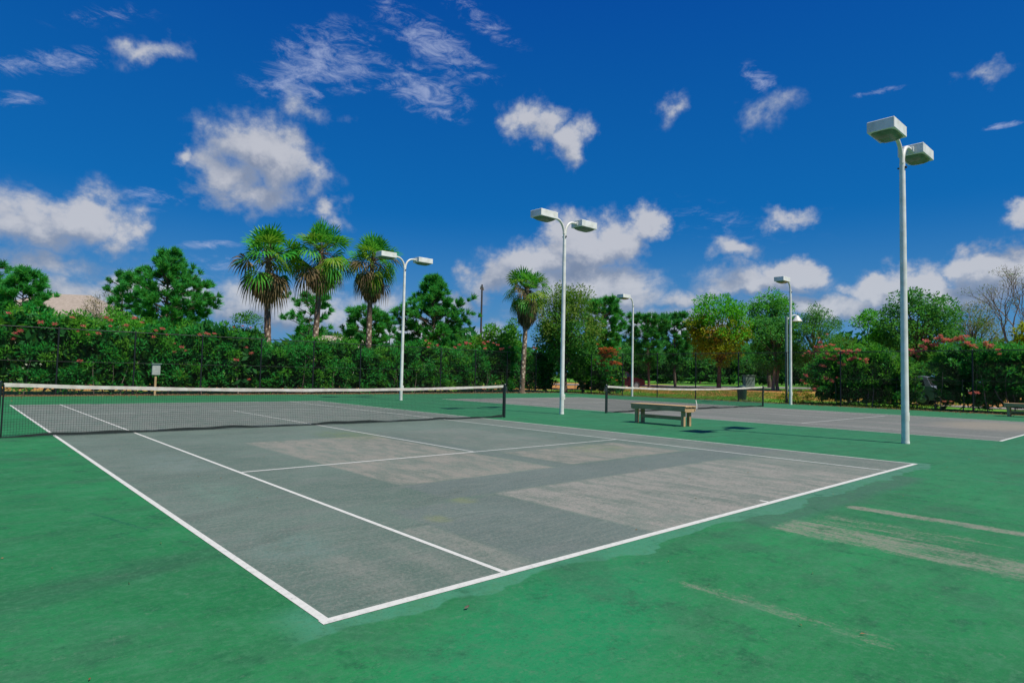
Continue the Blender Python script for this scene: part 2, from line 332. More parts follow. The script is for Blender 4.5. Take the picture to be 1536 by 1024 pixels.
M['stucco']=simple('pale_stucco',(.62,.56,.46),.9,.1,3)
M['carred']=simple('dark_red_car_paint',(.045,.003,.006),.25,.2,3,bmp=0)
M['carsilver']=simple('silver_car_paint',(.30,.31,.33),.3,.1,3,metal=.5,bmp=0)
M['carwhite']=simple('white_car_paint',(.72,.72,.72),.3,.1,3,bmp=0)
M['glass']=simple('dark_car_glass',(.02,.025,.03),.08,.1,3,bmp=0)
M['tyre']=simple('tyre_rubber',(.02,.02,.02),.8,.2,9)
M['rim']=simple('alloy_rim',(.5,.5,.52),.35,.1,3,metal=.8,bmp=0)
M['bin']=simple('green_plastic_bin',(.015,.055,.045),.5,.2,5)
M['boxgrey']=simple('grey_green_box_paint',(.22,.30,.26),.6,.15,5)
# ------------------------------------------------------------------ setting
g=MB(); n=70
xs=sorted(set([-700,-300,-150,-80,-40,-15,0,20,30,36,37.5]+[37.5+i*6 for i in range(1,8)]+[110,180,350,800]))
ys=sorted(set([-400,-150,-60,-20,0,15,28,33.5]+[33.5+i*6 for i in range(1,8)]+[110,180,350,800]))
V=[(x,y,hill(x,y)-.012) for y in ys for x in xs]; nx=len(xs)
g.add(V,[(j*nx+i,j*nx+i+1,(j+1)*nx+i+1,(j+1)*nx+i) for j in range(len(ys)-1) for i in range(nx-1)])
tag(g.build('ground',M['ground']),kind='structure')
def slab(name,x0,y0,x1,y1,z,mat):
    s=MB(); s.sheet(x0,y0,x1,y1,z); o=s.build(name,mat,fix=False); return tag(o,kind='structure')
CSX=30.6  # right edge of far court surround
slab('court_surround',-12,-14,35.15,30.9,0,M['green'])
slab('court_surface',0,0,10.97,23.77,.0016,M['grey'])
OX2=18.0
slab('court_surface',OX2,0,OX2+10.97,23.77,.0016,M['grey2'])
def lines(ox,sp,wornall):
    z=.0032; W,L=10.97,23.77
    a=MB(); b=MB(); near=b if wornall else a
    def hl(mb,x0,x1,y,w): mb.sheet(ox+x0,y-w/2,ox+x1,y+w/2,z)
    def vl(mb,x,y0,y1,w): mb.sheet(ox+x-w/2,y0,ox+x+w/2,y1,z)
    e=.035
    hl(a,-e,W+e,0,.070)
    vl(near,0,.035,L-.03,.054); vl(near,1.372,.035,L-.03,.046)
    vl(b,W,.035,L-.03,.06); vl(b,W-1.372,.035,L-.03,.055)
    hl(b,-.03,W+.03,L,.06)
    for y in(5.485,L-5.485):
        hl(near if y<10 and not wornall else b,1.4,5.46,y,.05); hl(b,5.51,W-1.395,y,.05)
    vl(b,5.485,5.46,L-5.46,.05); hl(a,5.46,5.51,.085,.10)
    if a.v: tag(a.build('court_lines',M['line'],fix=False),kind='structure')
    if b.v: tag(b.build('worn_court_lines',M['lineworn'],fix=False),kind='structure')
lines(0,0,False); lines(OX2,0,True)
# road and kerb beyond the lawn
def ribbon(name,pts,w,mat,zoff):
    mb=MB(); L=[]
    for i,p in enumerate(pts):
        a=Vector(pts[max(i-1,0)]);b=Vector(pts[min(i+1,len(pts)-1)]);t=(b-a).normalized();nrm=Vector((-t.y,t.x))
        for s in(-1,1):
            q=Vector(p)+nrm*s*w/2; L.append((q.x,q.y,hill(q.x,q.y)+zoff))
    mb.add(L,[(2*i,2*i+2,2*i+3,2*i+1) for i in range(len(pts)-1)]); return tag(mb.build(name,mat),kind='structure')
ra=at(905,70);rb=at(1230,62)
dv=(rb-ra)/np.linalg.norm(rb-ra)
ribbon('road',[tuple((ra+dv*s)[:2]) for s in range(-30,70,5)],4.5,M['road'],.03)
ribbon('path',[(41.5,12-i*3) for i in range(0,14)],1.8,M['road'],.02)
# ------------------------------------------------------------------ tennis nets
def tennis_net(ox,cy,label,strap,hd=1.07,W=10.97):
    r=empty('tennis_net',(ox+W/2,cy,0)); tag(r,label,'tennis net','tennis nets across the courts')
    half=W/2+.914; nh=half-.07
    def top(x): return .925+(hd-.035-.925)*(x/nh)**2
    def bot(x): return .03+.018*math.sin(x*2.1+ox)+.012*math.sin(x*5.3)
    w=.0021; V=[];Fq=[]
    def cord(p,q,w=w):
        n0=len(V); p=Vector(p);q=Vector(q);t=(q-p).normalized(); a=Vector((0,1,0)); b=t.cross(a).normalized()
        for c in(p,q):
            for k in range(3):
                an=2*math.pi*k/3; V.append(tuple(c+a*math.cos(an)*w+b*math.sin(an)*w))
        for k in range(3): Fq.append((n0+k,n0+(k+1)%3,n0+3+(k+1)%3,n0+3+k))
    nv=int(2*nh/.045)
    for i in range(nv+1):
        x=-nh+2*nh*i/nv; cord((x,0,bot(x)),(x,0,top(x)-.03))
    for j in range(1,21):
        f=j/21; k=26
        for i in range(k):
            x0=-nh+2*nh*i/k;x1=-nh+2*nh*(i+1)/k
            cord((x0,0,bot(x0)*(1-f)+top(x0)*f),(x1,0,bot(x1)*(1-f)+top(x1)*f))
    mesh_np('net_mesh',V,Fq,M['netcord'],r)
    def band(name,fz0,fz1,mat,th=.012,k=60):
        mb=MB();P=[]
        for i in range(k+1):
            x=-nh+2*nh*i/k
            for (yy,zz) in((-th/2,fz0(x)),(th/2,fz0(x)),(th/2,fz1(x)),(-th/2,fz1(x))): P.append((x,yy,zz))
        Q=[(i*4+a,i*4+(a+1)%4,i*4+4+(a+1)%4,i*4+4+a) for i in range(k) for a in range(4)]+[(0,1,2,3),(k*4,k*4+1,k*4+2,k*4+3)]
        mb.add(P,Q); return mb.build(name,mat,r)
    band('top_band',lambda x:top(x)-.06+.004*math.sin(x*4),lambda x:top(x)+.012+.003*math.sin(x*3+1),M['tape'],.018)
    band('bottom_band',lambda x:max(bot(x)-.03,.012),lambda x:bot(x)+.03+.008*math.sin(x*1.3),M['netcord'],.02)
    for s in(-1,1):
        mb=MB(); mb.tube([(s*half,0,.006),(s*half,0,hd)],.04,14); mb.tube([(s*half,0,hd),(s*half,0,hd+.025)],[.046,.03],14)
        p=mb.build('post',M['post'],r)
        c=MB(); c.box((s*(half+.055),0,hd-.16),(.05,.07,.16),bev=.008); c.tube([(s*(half+.08),0,hd-.2),(s*(half+.13),0,hd-.2),(s*(half+.13),0,hd-.3)],.012,8)
        c.build('crank',M['bolt'],p)
        b=MB(); b.tube([(s*nh,0,.02),(s*nh,0,hd-.05)],.014,8); b.tube([(s*nh,0,hd-.03),(s*half,0,hd-.03)],.006,6); b.tube([(s*nh,0,.06),(s*half,0,.08)],.005,6)
        b.build('side_rod',M['black'],r)
    if strap:
        b=MB(); b.add([(-.03,-.02,.02),(.03,-.02,.02),(-.05,-.03,.22),(.01,-.03,.22),(-.10,-.02,.42),(-.05,-.02,.42)],[(0,1,3,2),(2,3,5,4)])
        b.add([(-.03,-.014,.02),(.03,-.014,.02),(-.05,-.024,.22),(.01,-.024,.22),(-.10,-.014,.42),(-.05,-.014,.42)],[(0,2,3,1),(2,4,5,3)])
        b.build('center_strap',M['white'],r,fix=False)
    return r
tennis_net(0,11.885,'wide sagging tennis net of the near court, the larger one in front at the left',False)
tennis_net(OX2,11.885,'distant tennis net of the second court behind the wooden bench, with a white strap',True)
# ------------------------------------------------------------------ light poles
def arm_pts(s):
    P=[]
    for i in range(9):
        a=math.pi/2*i/8; P.append((s*(.03+.42*(1-math.cos(a))),0,6.62+.50*math.sin(a)))
    P.append((s*.66,0,7.125)); return P
def light_pole(name,loc,arms,label,tilt=0,group='white floodlight poles around the courts'):
    r=empty(name,loc); tag(r,label,'light pole',group)
    mb=MB(); mb.tube([(0,0,.0),(0,0,2.5),(0,0,5),(0,0,6.66)],[.082,.075,.068,.060],18)
    po=mb.build('pole',M['weathered_white'],r)
    b=MB(); b.tube([(0,0,.003),(0,0,.05)],[.088,.087],18); b.build('base_collar',M['weathered_white'],r)
    b=MB(); b.box((.088,-.02,.62),(.05,.09,.2),bev=.01); b.build('handhole_cover',M['weathered_white'],po)
    b=MB(); b.tube([(.0,-.10,6.52),(.0,.10,6.52)],.02,8); b.box((.0,-.075,6.52),(.05,.03,.05)); b.build('bolt',M['bolt'],po)
    for s in arms:
        a=MB(); a.tube(arm_pts(s),[.05]+[.046]*9,14); a.build('arm',M['white'],r)
        h=MB(); cx=s*1.08; L,Wd,H=.86,.56,.25
        tz=7.12
        # shoebox housing: slightly domed top, open lower lip
        h.box((cx,0,tz+.01),(L,Wd,H),bev=.012)
        h.box((s*.635,0,tz+.0),(.05,.16,.14),bev=.01)
        ho=h.build('lamp_head',M['weathered_white'],r)
        l=MB(); k=12; P=[];z0=tz+.01-H/2-.002
        for (sx,sy,dz) in((.46,.44,0),(.42,.40,-.035),(.32,.28,-.075),(.16,.12,-.095)):
            for i in range(20):
                an=2*math.pi*i/20; ca,sa=math.cos(an),math.sin(an); e=.45
                P.append((cx+L*sx*math.copysign(abs(ca)**e,ca),Wd*sy*math.copysign(abs(sa)**e,sa)*1.02,z0+dz))
        Q=[(j*20+i,j*20+(i+1)%20,j*20+20+(i+1)%20,j*20+20+i) for j in range(3) for i in range(20)]
        l.add(P,Q,True); l.add(P[60:],[tuple(range(20))]); l.build('lens',M['lens'],ho)
    return r
light_pole('light_pole',(14.95,1.25,0),(-1,1),'tallest looking white pole at the right with two shoebox floodlights, nearest to the camera')
light_pole('light_pole',(15.0,12.25,0),(-1,1),'white pole with two shoebox floodlights standing between the near net and the wooden bench')
light_pole('light_pole',(15.16,23.35,0),(-1,1),'white pole with two floodlights beside the three palms, seen above the near net')
p4=onplane(948,594,2,0); light_pole('light_pole',(p4[0],p4[1],-.01),(-1,),'thin white pole with a single floodlight at the grass edge behind the second net')
p5=onplane(1186,606.5,2,0); light_pole('light_pole',(p5[0],p5[1],-.01),(-1,),'white pole with a single floodlight at the left corner of the flowering bush')
q5=onplane(1180,604,2,0)
r=empty('lamp_post',(q5[0],q5[1],-.01)); tag(r,'shorter pale post with a hooded yard lamp, standing against the single floodlight pole','lamp post')
b=MB(); b.tube([(0,0,0),(0,0,5.35)],[.09,.08],14); b.build('post',M['boxgrey'],r)
dd=Vector((rt[0],rt[1],0)).normalized()
b=MB(); b.tube([(0,0,5.1),tuple(dd*.25+Vector((0,0,5.35))),tuple(dd*.5+Vector((0,0,5.45))),tuple(dd*.68+Vector((0,0,5.38)))],.035,10); b.build('arm',M['white'],r)
b=MB(); b.tube([tuple(dd*.66+Vector((0,0,z))) for z in(5.42,5.3,5.12,5.06)],[.06,.14,.26,.30],16); b.build('lamp_hood',M['white'],r)
# ------------------------------------------------------------------ benches
def bench():
    r=empty('wooden_bench',(14.42,7.55,0)); tag(r,'weathered wooden bench beside the near court sideline, in front of the second net','bench','weathered wooden benches')
    L=1.96;h=.6
    for k,x in enumerate((-.19,0,.19)):
        b=MB(); b.box((x,0,h-.02),(.175,L,.04),bev=.004); b.build('seat_plank',M['wood'],r)
    for s in(-1,1):
        b=MB(); b.box((s*.262,0,h-.10),(.038,L-.04,.12),bev=.004); b.build('apron',M['wood'],r)
    for e in(-1,1):
        for s in(-1,1):
            b=MB(); b.box((s*.15,e*(L/2-.16),.265),(.10,.10,.53),bev=.005); b.build('leg',M['wood_v'],r)
        b=MB(); b.box((0,e*(L/2-.055),.475),(.46,.05,.12),bev=.004); b.build('crossbeam',M['wood'],r)
    b=MB(); b.box((0,0,.22),(.09,L-.46,.10),bev=.004); b.build('stretcher',M['wood'],r)
    return r
be=bench()
b2=copy_tree(be); b2.location=(33.5,1.5,0); tag(b2,'weathered wooden bench by the flowering hedge, cut off by the right edge')
# ------------------------------------------------------------------ fence
def fence():
    r=empty('chain_link_fence',(35.6,31.5,0)); tag(r,'tall black chain link fence round the courts, in front of the hedges','fence')
    O=np.array([35.6,31.5,0.]); H=3.05
    runs=[(np.array([0,0,0.]),np.array([-1,0,0.]),46.),(np.array([0,0,0.]),np.array([0,-1,0.]),43.)]
    rails=MB()
    for (o,d,L) in runs:
        npo=int(L/3.05)
        off=3.05 if d[0]==0 else 0
        for i in range(npo+1):
            if i==0 and off: continue
            p=o+d*(i*3.05)
            m=MB(); m.tube([(p[0],p[1],-.01),(p[0],p[1],H+.03)],.038,10); m.tube([(p[0],p[1],H+.03),(p[0],p[1],H+.07)],[.045,.015],10); m.build('post',M['black'],r)
        for z,rr in((H,.020),(1.55,.009)):
            a=o+d*.04;b_=o+d*L; m=MB(); m.tube([(a[0],a[1],z),(b_[0],b_[1],z)],rr,8); m.build('rail',M['black'],r)
        pit=.085; V=[];Fq=[]; w=.0019; nrm=np.array([d[1],-d[0],0.])
        k=0
        s=-H
        V=[];
        while s<L:
            for (s0,s1) in((s,s+H),(s+H,s)):
                a0,a1=s0,s1;z0,z1=.03,H
                # clip to run
                def clip(a,z,a2,z2):
                    pts=[(a,z),(a2,z2)];o_=[]
                    for (p,q),(p2,q2) in(((a,z),(a2,z2)),((a2,z2),(a,z))):
                        if p<0: f=(0-p)/(p2-p); q=q+f*(q2-q); p=0
                        if p>L: f=(L-p)/(p2-p); q=q+f*(q2-q); p=L
                        o_.append((p,q))
                    return o_
                if max(a0,a1)<=0 or min(a0,a1)>=L: continue
                (pa,qa),(pb,qb)=clip(a0,z0,a1,z1)
                n0=len(V); t=np.array([d[0]*(pb-pa),d[1]*(pb-pa),qb-qa]); t/=np.linalg.norm(t); bb=np.cross(t,nrm)
                for (pp,qq) in((pa,qa),(pb,qb)):
                    c=o+d*pp+np.array([0,0,qq])+nrm*.03
                    for kk in range(3):
                        an=2*math.pi*kk/3; V.append(c+nrm*math.cos(an)*w+bb*math.sin(an)*w)
                for kk in range(3): Fq.append((n0+kk,n0+(kk+1)%3,n0+3+(kk+1)%3,n0+3+kk))
            s+=pit
        mesh_np('chain_link',V,Fq,M['black'],r)
    return r
fence()
# ------------------------------------------------------------------ foliage generators
def unit(n,rng=RNG):
    v=rng.normal(size=(n,3)); return v/np.linalg.norm(v,axis=1,keepdims=True)
def leaf_quads(C,D,L,W):
    """diamond leaves at C along D"""
    n=len(C); N=unit(n)*.75+np.array([.08,-.55,.80]); S=np.cross(D,N); S/=np.linalg.norm(S,axis=1,keepdims=True)+1e-9
    L=np.asarray(L).reshape(-1,1)*np.ones((n,1)); W=np.asarray(W).reshape(-1,1)*np.ones((n,1))
    bend=np.cross(S,D)*L*.12
    V=np.stack([C,C+D*L*.45+S*W/2+bend,C+D*L,C+D*L*.45-S*W/2+bend],1).reshape(-1,3)
    return V,np.arange(n*4).reshape(-1,4)
def join(parts):
    Vs=[];Fs=[];k=0
    for V,Fq in parts: Vs.append(V);Fs.append(Fq+k);k+=len(V)
    return np.concatenate(Vs),np.concatenate(Fs)
def lump(P,sc,seed):
    s=np.zeros(len(P)); r=np.random.default_rng(seed)
    for k in range(7):
        d=r.normal(size=3)*sc*(1+k*.45); s+=np.sin(P@d+r.uniform(0,6.28))/(1+k*.35)
    return s/3
def clumps(cent,rad,nper,ll,lw,upb=.35,flat=.75,fill=.35,rng=RNG):
    """leaf clusters: leaves on and inside soft shells round each centre"""
    n=len(cent); rad=np.asarray(rad); idx=np.repeat(np.arange(n),nper); u=unit(len(idx)); rr=rng.uniform(fill,1,len(idx))**.6
    off=u*rr[:,None]*rad[idx][:,None]; off[:,2]*=flat; C=cent[idx]+off
    D=u*.7+unit(len(idx))*.8; D[:,2]+=upb; D/=np.linalg.norm(D,axis=1,keepdims=True)
    return leaf_quads(C,D,ll*rng.uniform(.7,1.3,len(idx)),lw*rng.uniform(.7,1.3,len(idx)))
def limb(mb,a,b,r0,r1,n=6,w=.08,seg=5):
    a=Vector(a);b=Vector(b);L=(b-a).length; P=[];RR=[]
    for i in range(seg+1):
        f=i/seg; p=a.lerp(b,f); 
        if 0<i<seg: p+=Vector((random.uniform(-1,1),random.uniform(-1,1),random.uniform(-.3,.6)))*w*L
        P.append(tuple(p)); RR.append(r0+(r1-r0)*f)
    mb.tube(P,RR,n)
    return P
def size(u,v,depth):
    """height above local ground of something whose top shows at row v"""
    p=at(u,depth); q=CAM+ray(u,v)*depth; return q[2]-p[2]
def place(u,depth): p=at(u,depth); return (p[0],p[1],p[2]-.05)
def broad_tree(name,u,vtop,hwpx,depth,label,mat,cat='tree',low=.3,ncl=70,nper=110,ll=.22,lw=.13,mat2=None,split=.5,bark='bark',crn=.42,seed=1,group='trees beyond the fence',trunks=1,gap=0,ragged=.2,fill=.3):
    H=size(u,vtop,depth); Rr=hwpx*depth/F; rng=np.random.default_rng(seed); random.seed(seed)
    r=empty(name,place(u,depth)); tag(r,label,cat,group)
    # clump centres fill an uneven ellipsoid
    zc=H*(low+1)/2; hz=H*(1-low)/2
    d=unit(ncl,rng); rad=rng.uniform(.25,1,ncl)**.45; wob=1+ragged*lump(d,2.2,seed)
    cl=d*(rad*wob)[:,None]*np.array([Rr*.86,Rr*.86,hz*.88]); cl[:,2]+=zc
    cr=rng.uniform(.75,1.25,ncl)*crn*(Rr+hz)/2*.62
    # no clump leaves the envelope's top
    cl[:,2]=np.minimum(cl[:,2],H-cr*.8)
    mb=MB()
    for k in range(trunks):
        ox=(k-(trunks-1)/2)*Rr*.35
        P=limb(mb,(ox,0,0),(ox*.6+random.uniform(-.2,.2),random.uniform(-.2,.2),H*.62),max(.11,H*.024),.05,8,.02,6)
    for i in range(0,ncl,2):
        c=cl[i]; z=max(H*low*.7,min(c[2]*.62,H*.6)); f=z/(H*.62)
        limb(mb,(P[0][0]*(1-f)+P[-1][0]*f,0,z),tuple(c),max(.02,H*.008),.012,5,.07,4)
    mb.build('trunk',M[bark],r)
    if mat2:
        hi=cl[:,2]+rng.normal(size=ncl)*hz*.25>zc+(split-.5)*2*hz
        sets=[(hi,mat),(~hi,mat2)]
    else: sets=[(np.ones(ncl,bool),mat)]
    for (k,mt) in sets:
        if k.sum()==0: continue
        Vq=[clumps(cl[k],cr[k],nper,ll,lw,rng=rng,fill=fill)]
        V_,F_=join(Vq); mesh_np('crown',V_,F_,M[mt],r)
    return r
def tuft(C,D,rad,n,rng,w=.05):
    m=len(C); idx=np.repeat(np.arange(m),n); d=unit(len(idx)); d=d*.75+D[idx]*.95; d/=np.linalg.norm(d,axis=1,keepdims=True)
    o=C[idx]+unit(len(idx))*.08; return leaf_quads(o,d,rad[idx]*rng.uniform(.6,1.1,len(idx)),w)
def pine_tree(u,vtop,hwpx,depth,label,mat='needle',low=.25,nb=34,seed=1,spread=1.,bushy=1,dens=1.,lean=0,tw=.062,shape=None,group='pine trees beyond the fence'):
    H=size(u,vtop,depth); Rr=hwpx*depth/F; rng=np.random.default_rng(seed); random.seed(seed)
    r=empty('pine_tree',place(u,depth)); tag(r,label,'pine tree',group)
    mb=MB(); T=[]; RR=[]
    for i in range(9):
        f=i/8; T.append((lean*H*f*f+.1*math.sin(f*5+seed),.1*math.cos(f*4+seed),H*.96*f)); RR.append(max(.03,H*.02*(1-f)))
    mb.tube(T,RR,8)
    C=[];D=[];S=[]
    for i in range(nb):
        f=low+(1-low)*((i+.5)/nb); an=i*2.4+rng.uniform(-.4,.4); z=H*.96*f; k=f*8; j=min(int(k),7); a0=Vector(T[j]).lerp(Vector(T[j+1]),k-j)
        prof=math.sin(math.pi*min(1,(1-f)/(1-low)*.80+.20))**.55 if shape is None else shape(f)
        L=Rr*prof*rng.uniform(.62,1.08)
        e=Vector((math.cos(an)*L,math.sin(an)*L,L*rng.uniform(.12,.5)+.02*H)); tip=a0+e
        tip.z=min(tip.z,H-.25)
        P=limb(mb,a0,tip,max(.025,H*.006),.012,5,.05,4)
        nt=max(3,int((2.5+L*1.9)*dens))
        for q in range(nt):
            g_=rng.uniform(.35,1)**.7; c=a0.lerp(tip,g_)+Vector(rng.normal(size=3)*np.array([.28,.28,.2])*(.4+L*.18))
            C.append(tuple(c)); dd_=(e.normalized()+Vector((0,0,.7))).normalized(); D.append(tuple(dd_)); S.append(rng.uniform(.30,.50)*bushy)
            if q%2==0: limb(mb,a0.lerp(tip,max(.2,g_-.2)),c,.018,.008,4,.03,2)
    for q in range(5): C.append((T[-1][0]+rng.normal()*.15,T[-1][1]+rng.normal()*.15,H-.3-.25*q)); D.append((0,0,1)); S.append(.42*bushy)
    mb.build('trunk',M['bark'],r)
    V_,F_=tuft(np.array(C),np.array(D),np.array(S)*1.2,int(54),rng,tw); mesh_np('crown',V_,F_,M[mat],r)
    return r
def fan(C,axis,spin,rad,nseg,droop,rng,wseg=.055):
    """one fan frond: blades radiating in a half disc, folded and drooping at the tips"""
    ax=Vector(axis).normalized(); side=ax.cross(Vector((0,0,1)));
    if side.length<.1: side=Vector((1,0,0))
    side.normalize(); side=(Matrix.Rotation(spin,3,ax)@side); nrm=side.cross(ax)
    V=[];Fq=[]
    for i in range(nseg):
        a=R(-88)+R(176)*i/(nseg-1); d=(ax*math.cos(a)+side*math.sin(a)).normalized(); s=d.cross(nrm).normalized()
        rr=rad*(.72+.28*math.cos(a*.7))*rng.uniform(.88,1.08); w=wseg*rad
        base=Vector(C); mid=base+d*rr*.55+nrm*.06*rr*(1 if i%2 else -1); p2=base+d*rr*.8+Vector((0,0,-droop*rr*.12)); tip=base+d*rr+Vector((0,0,-droop*rr*.42))
        n0=len(V); V+=[tuple(base),tuple(mid+s*w),tuple(mid-s*w),tuple(p2+s*w*.6),tuple(p2-s*w*.6),tuple(tip)]
        Fq+=[(n0,n0+1,n0+2,n0),(n0+1,n0+3,n0+4,n0+2),(n0+3,n0+5,n0+4,n0+3)]
    return V,[tuple(q) for q in Fq]
def palm(u,vtop,depth,label,seed,tr=.2,crown=1.,skirt=1.0,lean=0.):
    H=size(u,vtop,depth); rng=np.random.default_rng(seed); random.seed(seed)
    r=empty('palm_tree',place(u,depth)); tag(r,label,'palm tree','tall fan palms behind the hedge')
    hb=H-1.55*crown  # bud height
    mb=MB(); P=[];RR=[]
    for i in range(25):
        f=i/24; P.append((.12*math.sin(f*3+seed)+lean*f*f,.1*math.sin(f*2+seed*2),hb*f)); RR.append(tr*(1.25-.35*f)*(1+.10*(i%2))+(.1 if i==0 else 0))
    mb.tube(P,RR,12); mb.build('trunk',M['palmtrunk'],r)
    top=Vector(P[-1])
    sets={'frond':[], 'frond_yellow':[], 'frond_dead':[]}; stems=MB()
    def add(kind,el,az,plen,rad,droop,sp=None):
        d=Vector((math.cos(az)*math.cos(el),math.sin(az)*math.cos(el),math.sin(el)))
        b0=top+Vector((d.x*.12,d.y*.12,-.1+.2*math.sin(el))); m_=b0+d*plen*.6; e=b0+d*plen+Vector((0,0,-droop*plen*.18))
        stems.tube([tuple(b0),tuple(m_),tuple(e)],[.028,.02,.014],4,False)
        ax=(e-m_).normalized(); ax=(ax+Vector((0,0,-.22*droop))).normalized()
        V,Fq=fan(e,ax,rng.uniform(-1.0,1.0) if sp is None else sp,rad,15,droop,rng); 
        sets[kind].append((np.array(V),[tuple(q) for q in Fq]))
    n_=0
    for (cnt,e0,e1,p0,p1,r0,r1,dr,kinds) in((7,58,86,.55,.95,.85,1.05,.05,'ggg'),(10,8,62,.25,.55,.7,.9,.3,'gggl'),(11,22,55,.75,1.15,.8,1.0,.25,'gggl'),(11,-12,20,.8,1.15,.8,1.0,.8,'ggld'),(9,-42,-14,.7,1.05,.75,.95,1.3,'lgld'),(9,-62,-30,.7,1.1,.6,.85,2.2,'ddg')):
        for i in range(cnt):
            n_+=1; k=kinds[int(rng.integers(len(kinds)))]
            add({'g':'frond','l':'frond_yellow','d':'frond_dead'}[k],R(rng.uniform(e0,e1)),n_*2.399+rng.uniform(-.35,.35),rng.uniform(p0,p1)*crown,rng.uniform(r0,r1)*crown,dr*rng.uniform(.6,1.4))
    # flower stalks hanging pale among the fronds
    # skirt of dead fronds hugging the trunk
    SV=[];SC=[];n=1700
    ang=rng.uniform(0,6.283,n); zz=rng.uniform(0,1,n)
    Ls=1.65*skirt
    prof=(.28+.60*np.sin(np.pi*np.clip(zz*.92+.05,0,1))**.8)*.82*crown
    rr=prof*rng.uniform(.55,1,n)
    Cc=np.stack([top.x+np.cos(ang)*rr,top.y+np.sin(ang)*rr,top.z-.75*crown-zz*Ls],1)
    Dd=np.stack([np.cos(ang)*(.35-.7*zz),np.sin(ang)*(.35-.7*zz),-np.ones(n)],1)+rng.normal(size=(n,3))*.16; Dd/=np.linalg.norm(Dd,axis=1,keepdims=True)
    sk=leaf_quads(Cc,Dd,.62*rng.uniform(.6,1.2,n),.075)
    mesh_np('dead_frond_skirt',sk[0],sk[1],M['frond_dead'],r)
    mats=[];VV=[];FF=[];mi=[];k=0
    for j,kd in enumerate(sets):
        mats.append(M[kd])
        for (v,fq) in sets[kd]:
            for t in range(len(fq)): pass
            VV.append(v); FF+= [tuple(a+k for a in q) for q in fq]; mi+=[j]*len(fq); k+=len(v)
    me=bpy.data.meshes.new('crown'); Vall=np.concatenate(VV)
    faces=[q if q[0]!=q[3] else q[:3] for q in FF]
    me.from_pydata([tuple(x) for x in Vall],[],faces)
    for m_ in mats: me.materials.append(m_)
    me.polygons.foreach_set('material_index',mi); me.update()
    o=bpy.data.objects.new('crown',me); COL.objects.link(o); o.parent=r
    stems.build('frond_stem',M['frond_dead'],r,fix=False)
    return r
def flower_proto(mat):
    rng=np.random.default_rng(3); C=unit(46,rng)*rng.uniform(.3,1,(46,1))*np.array([.17,.17,.12]); D=unit(46,rng)*.6+C*4+np.array([0,0,.3]); D/=np.linalg.norm(D,axis=1,keepdims=True)
    V_,F_=leaf_quads(C,D,.11*rng.uniform(.7,1.2,46),.085); o=mesh_np('flower_cluster',V_,F_,M[mat]); return o.data,o
FD={}
for k in('flower','flower_red'):
    me,o=flower_proto(k); bpy.data.objects.remove(o); FD[k]=me
def flowers(parent,pts,kind,rng,smin=.5,smax=1.2):
    inv=Vector(parent.location)
    for p in pts:
        o=bpy.data.objects.new('flower_cluster',FD[kind]); COL.objects.link(o); o.parent=parent; o.location=Vector(p)-inv
        s=rng.uniform(smin,smax); o.scale=(s*1.15,s*1.15,s*rng.uniform(.7,1.)); o.rotation_euler=(0,0,rng.uniform(0,6))
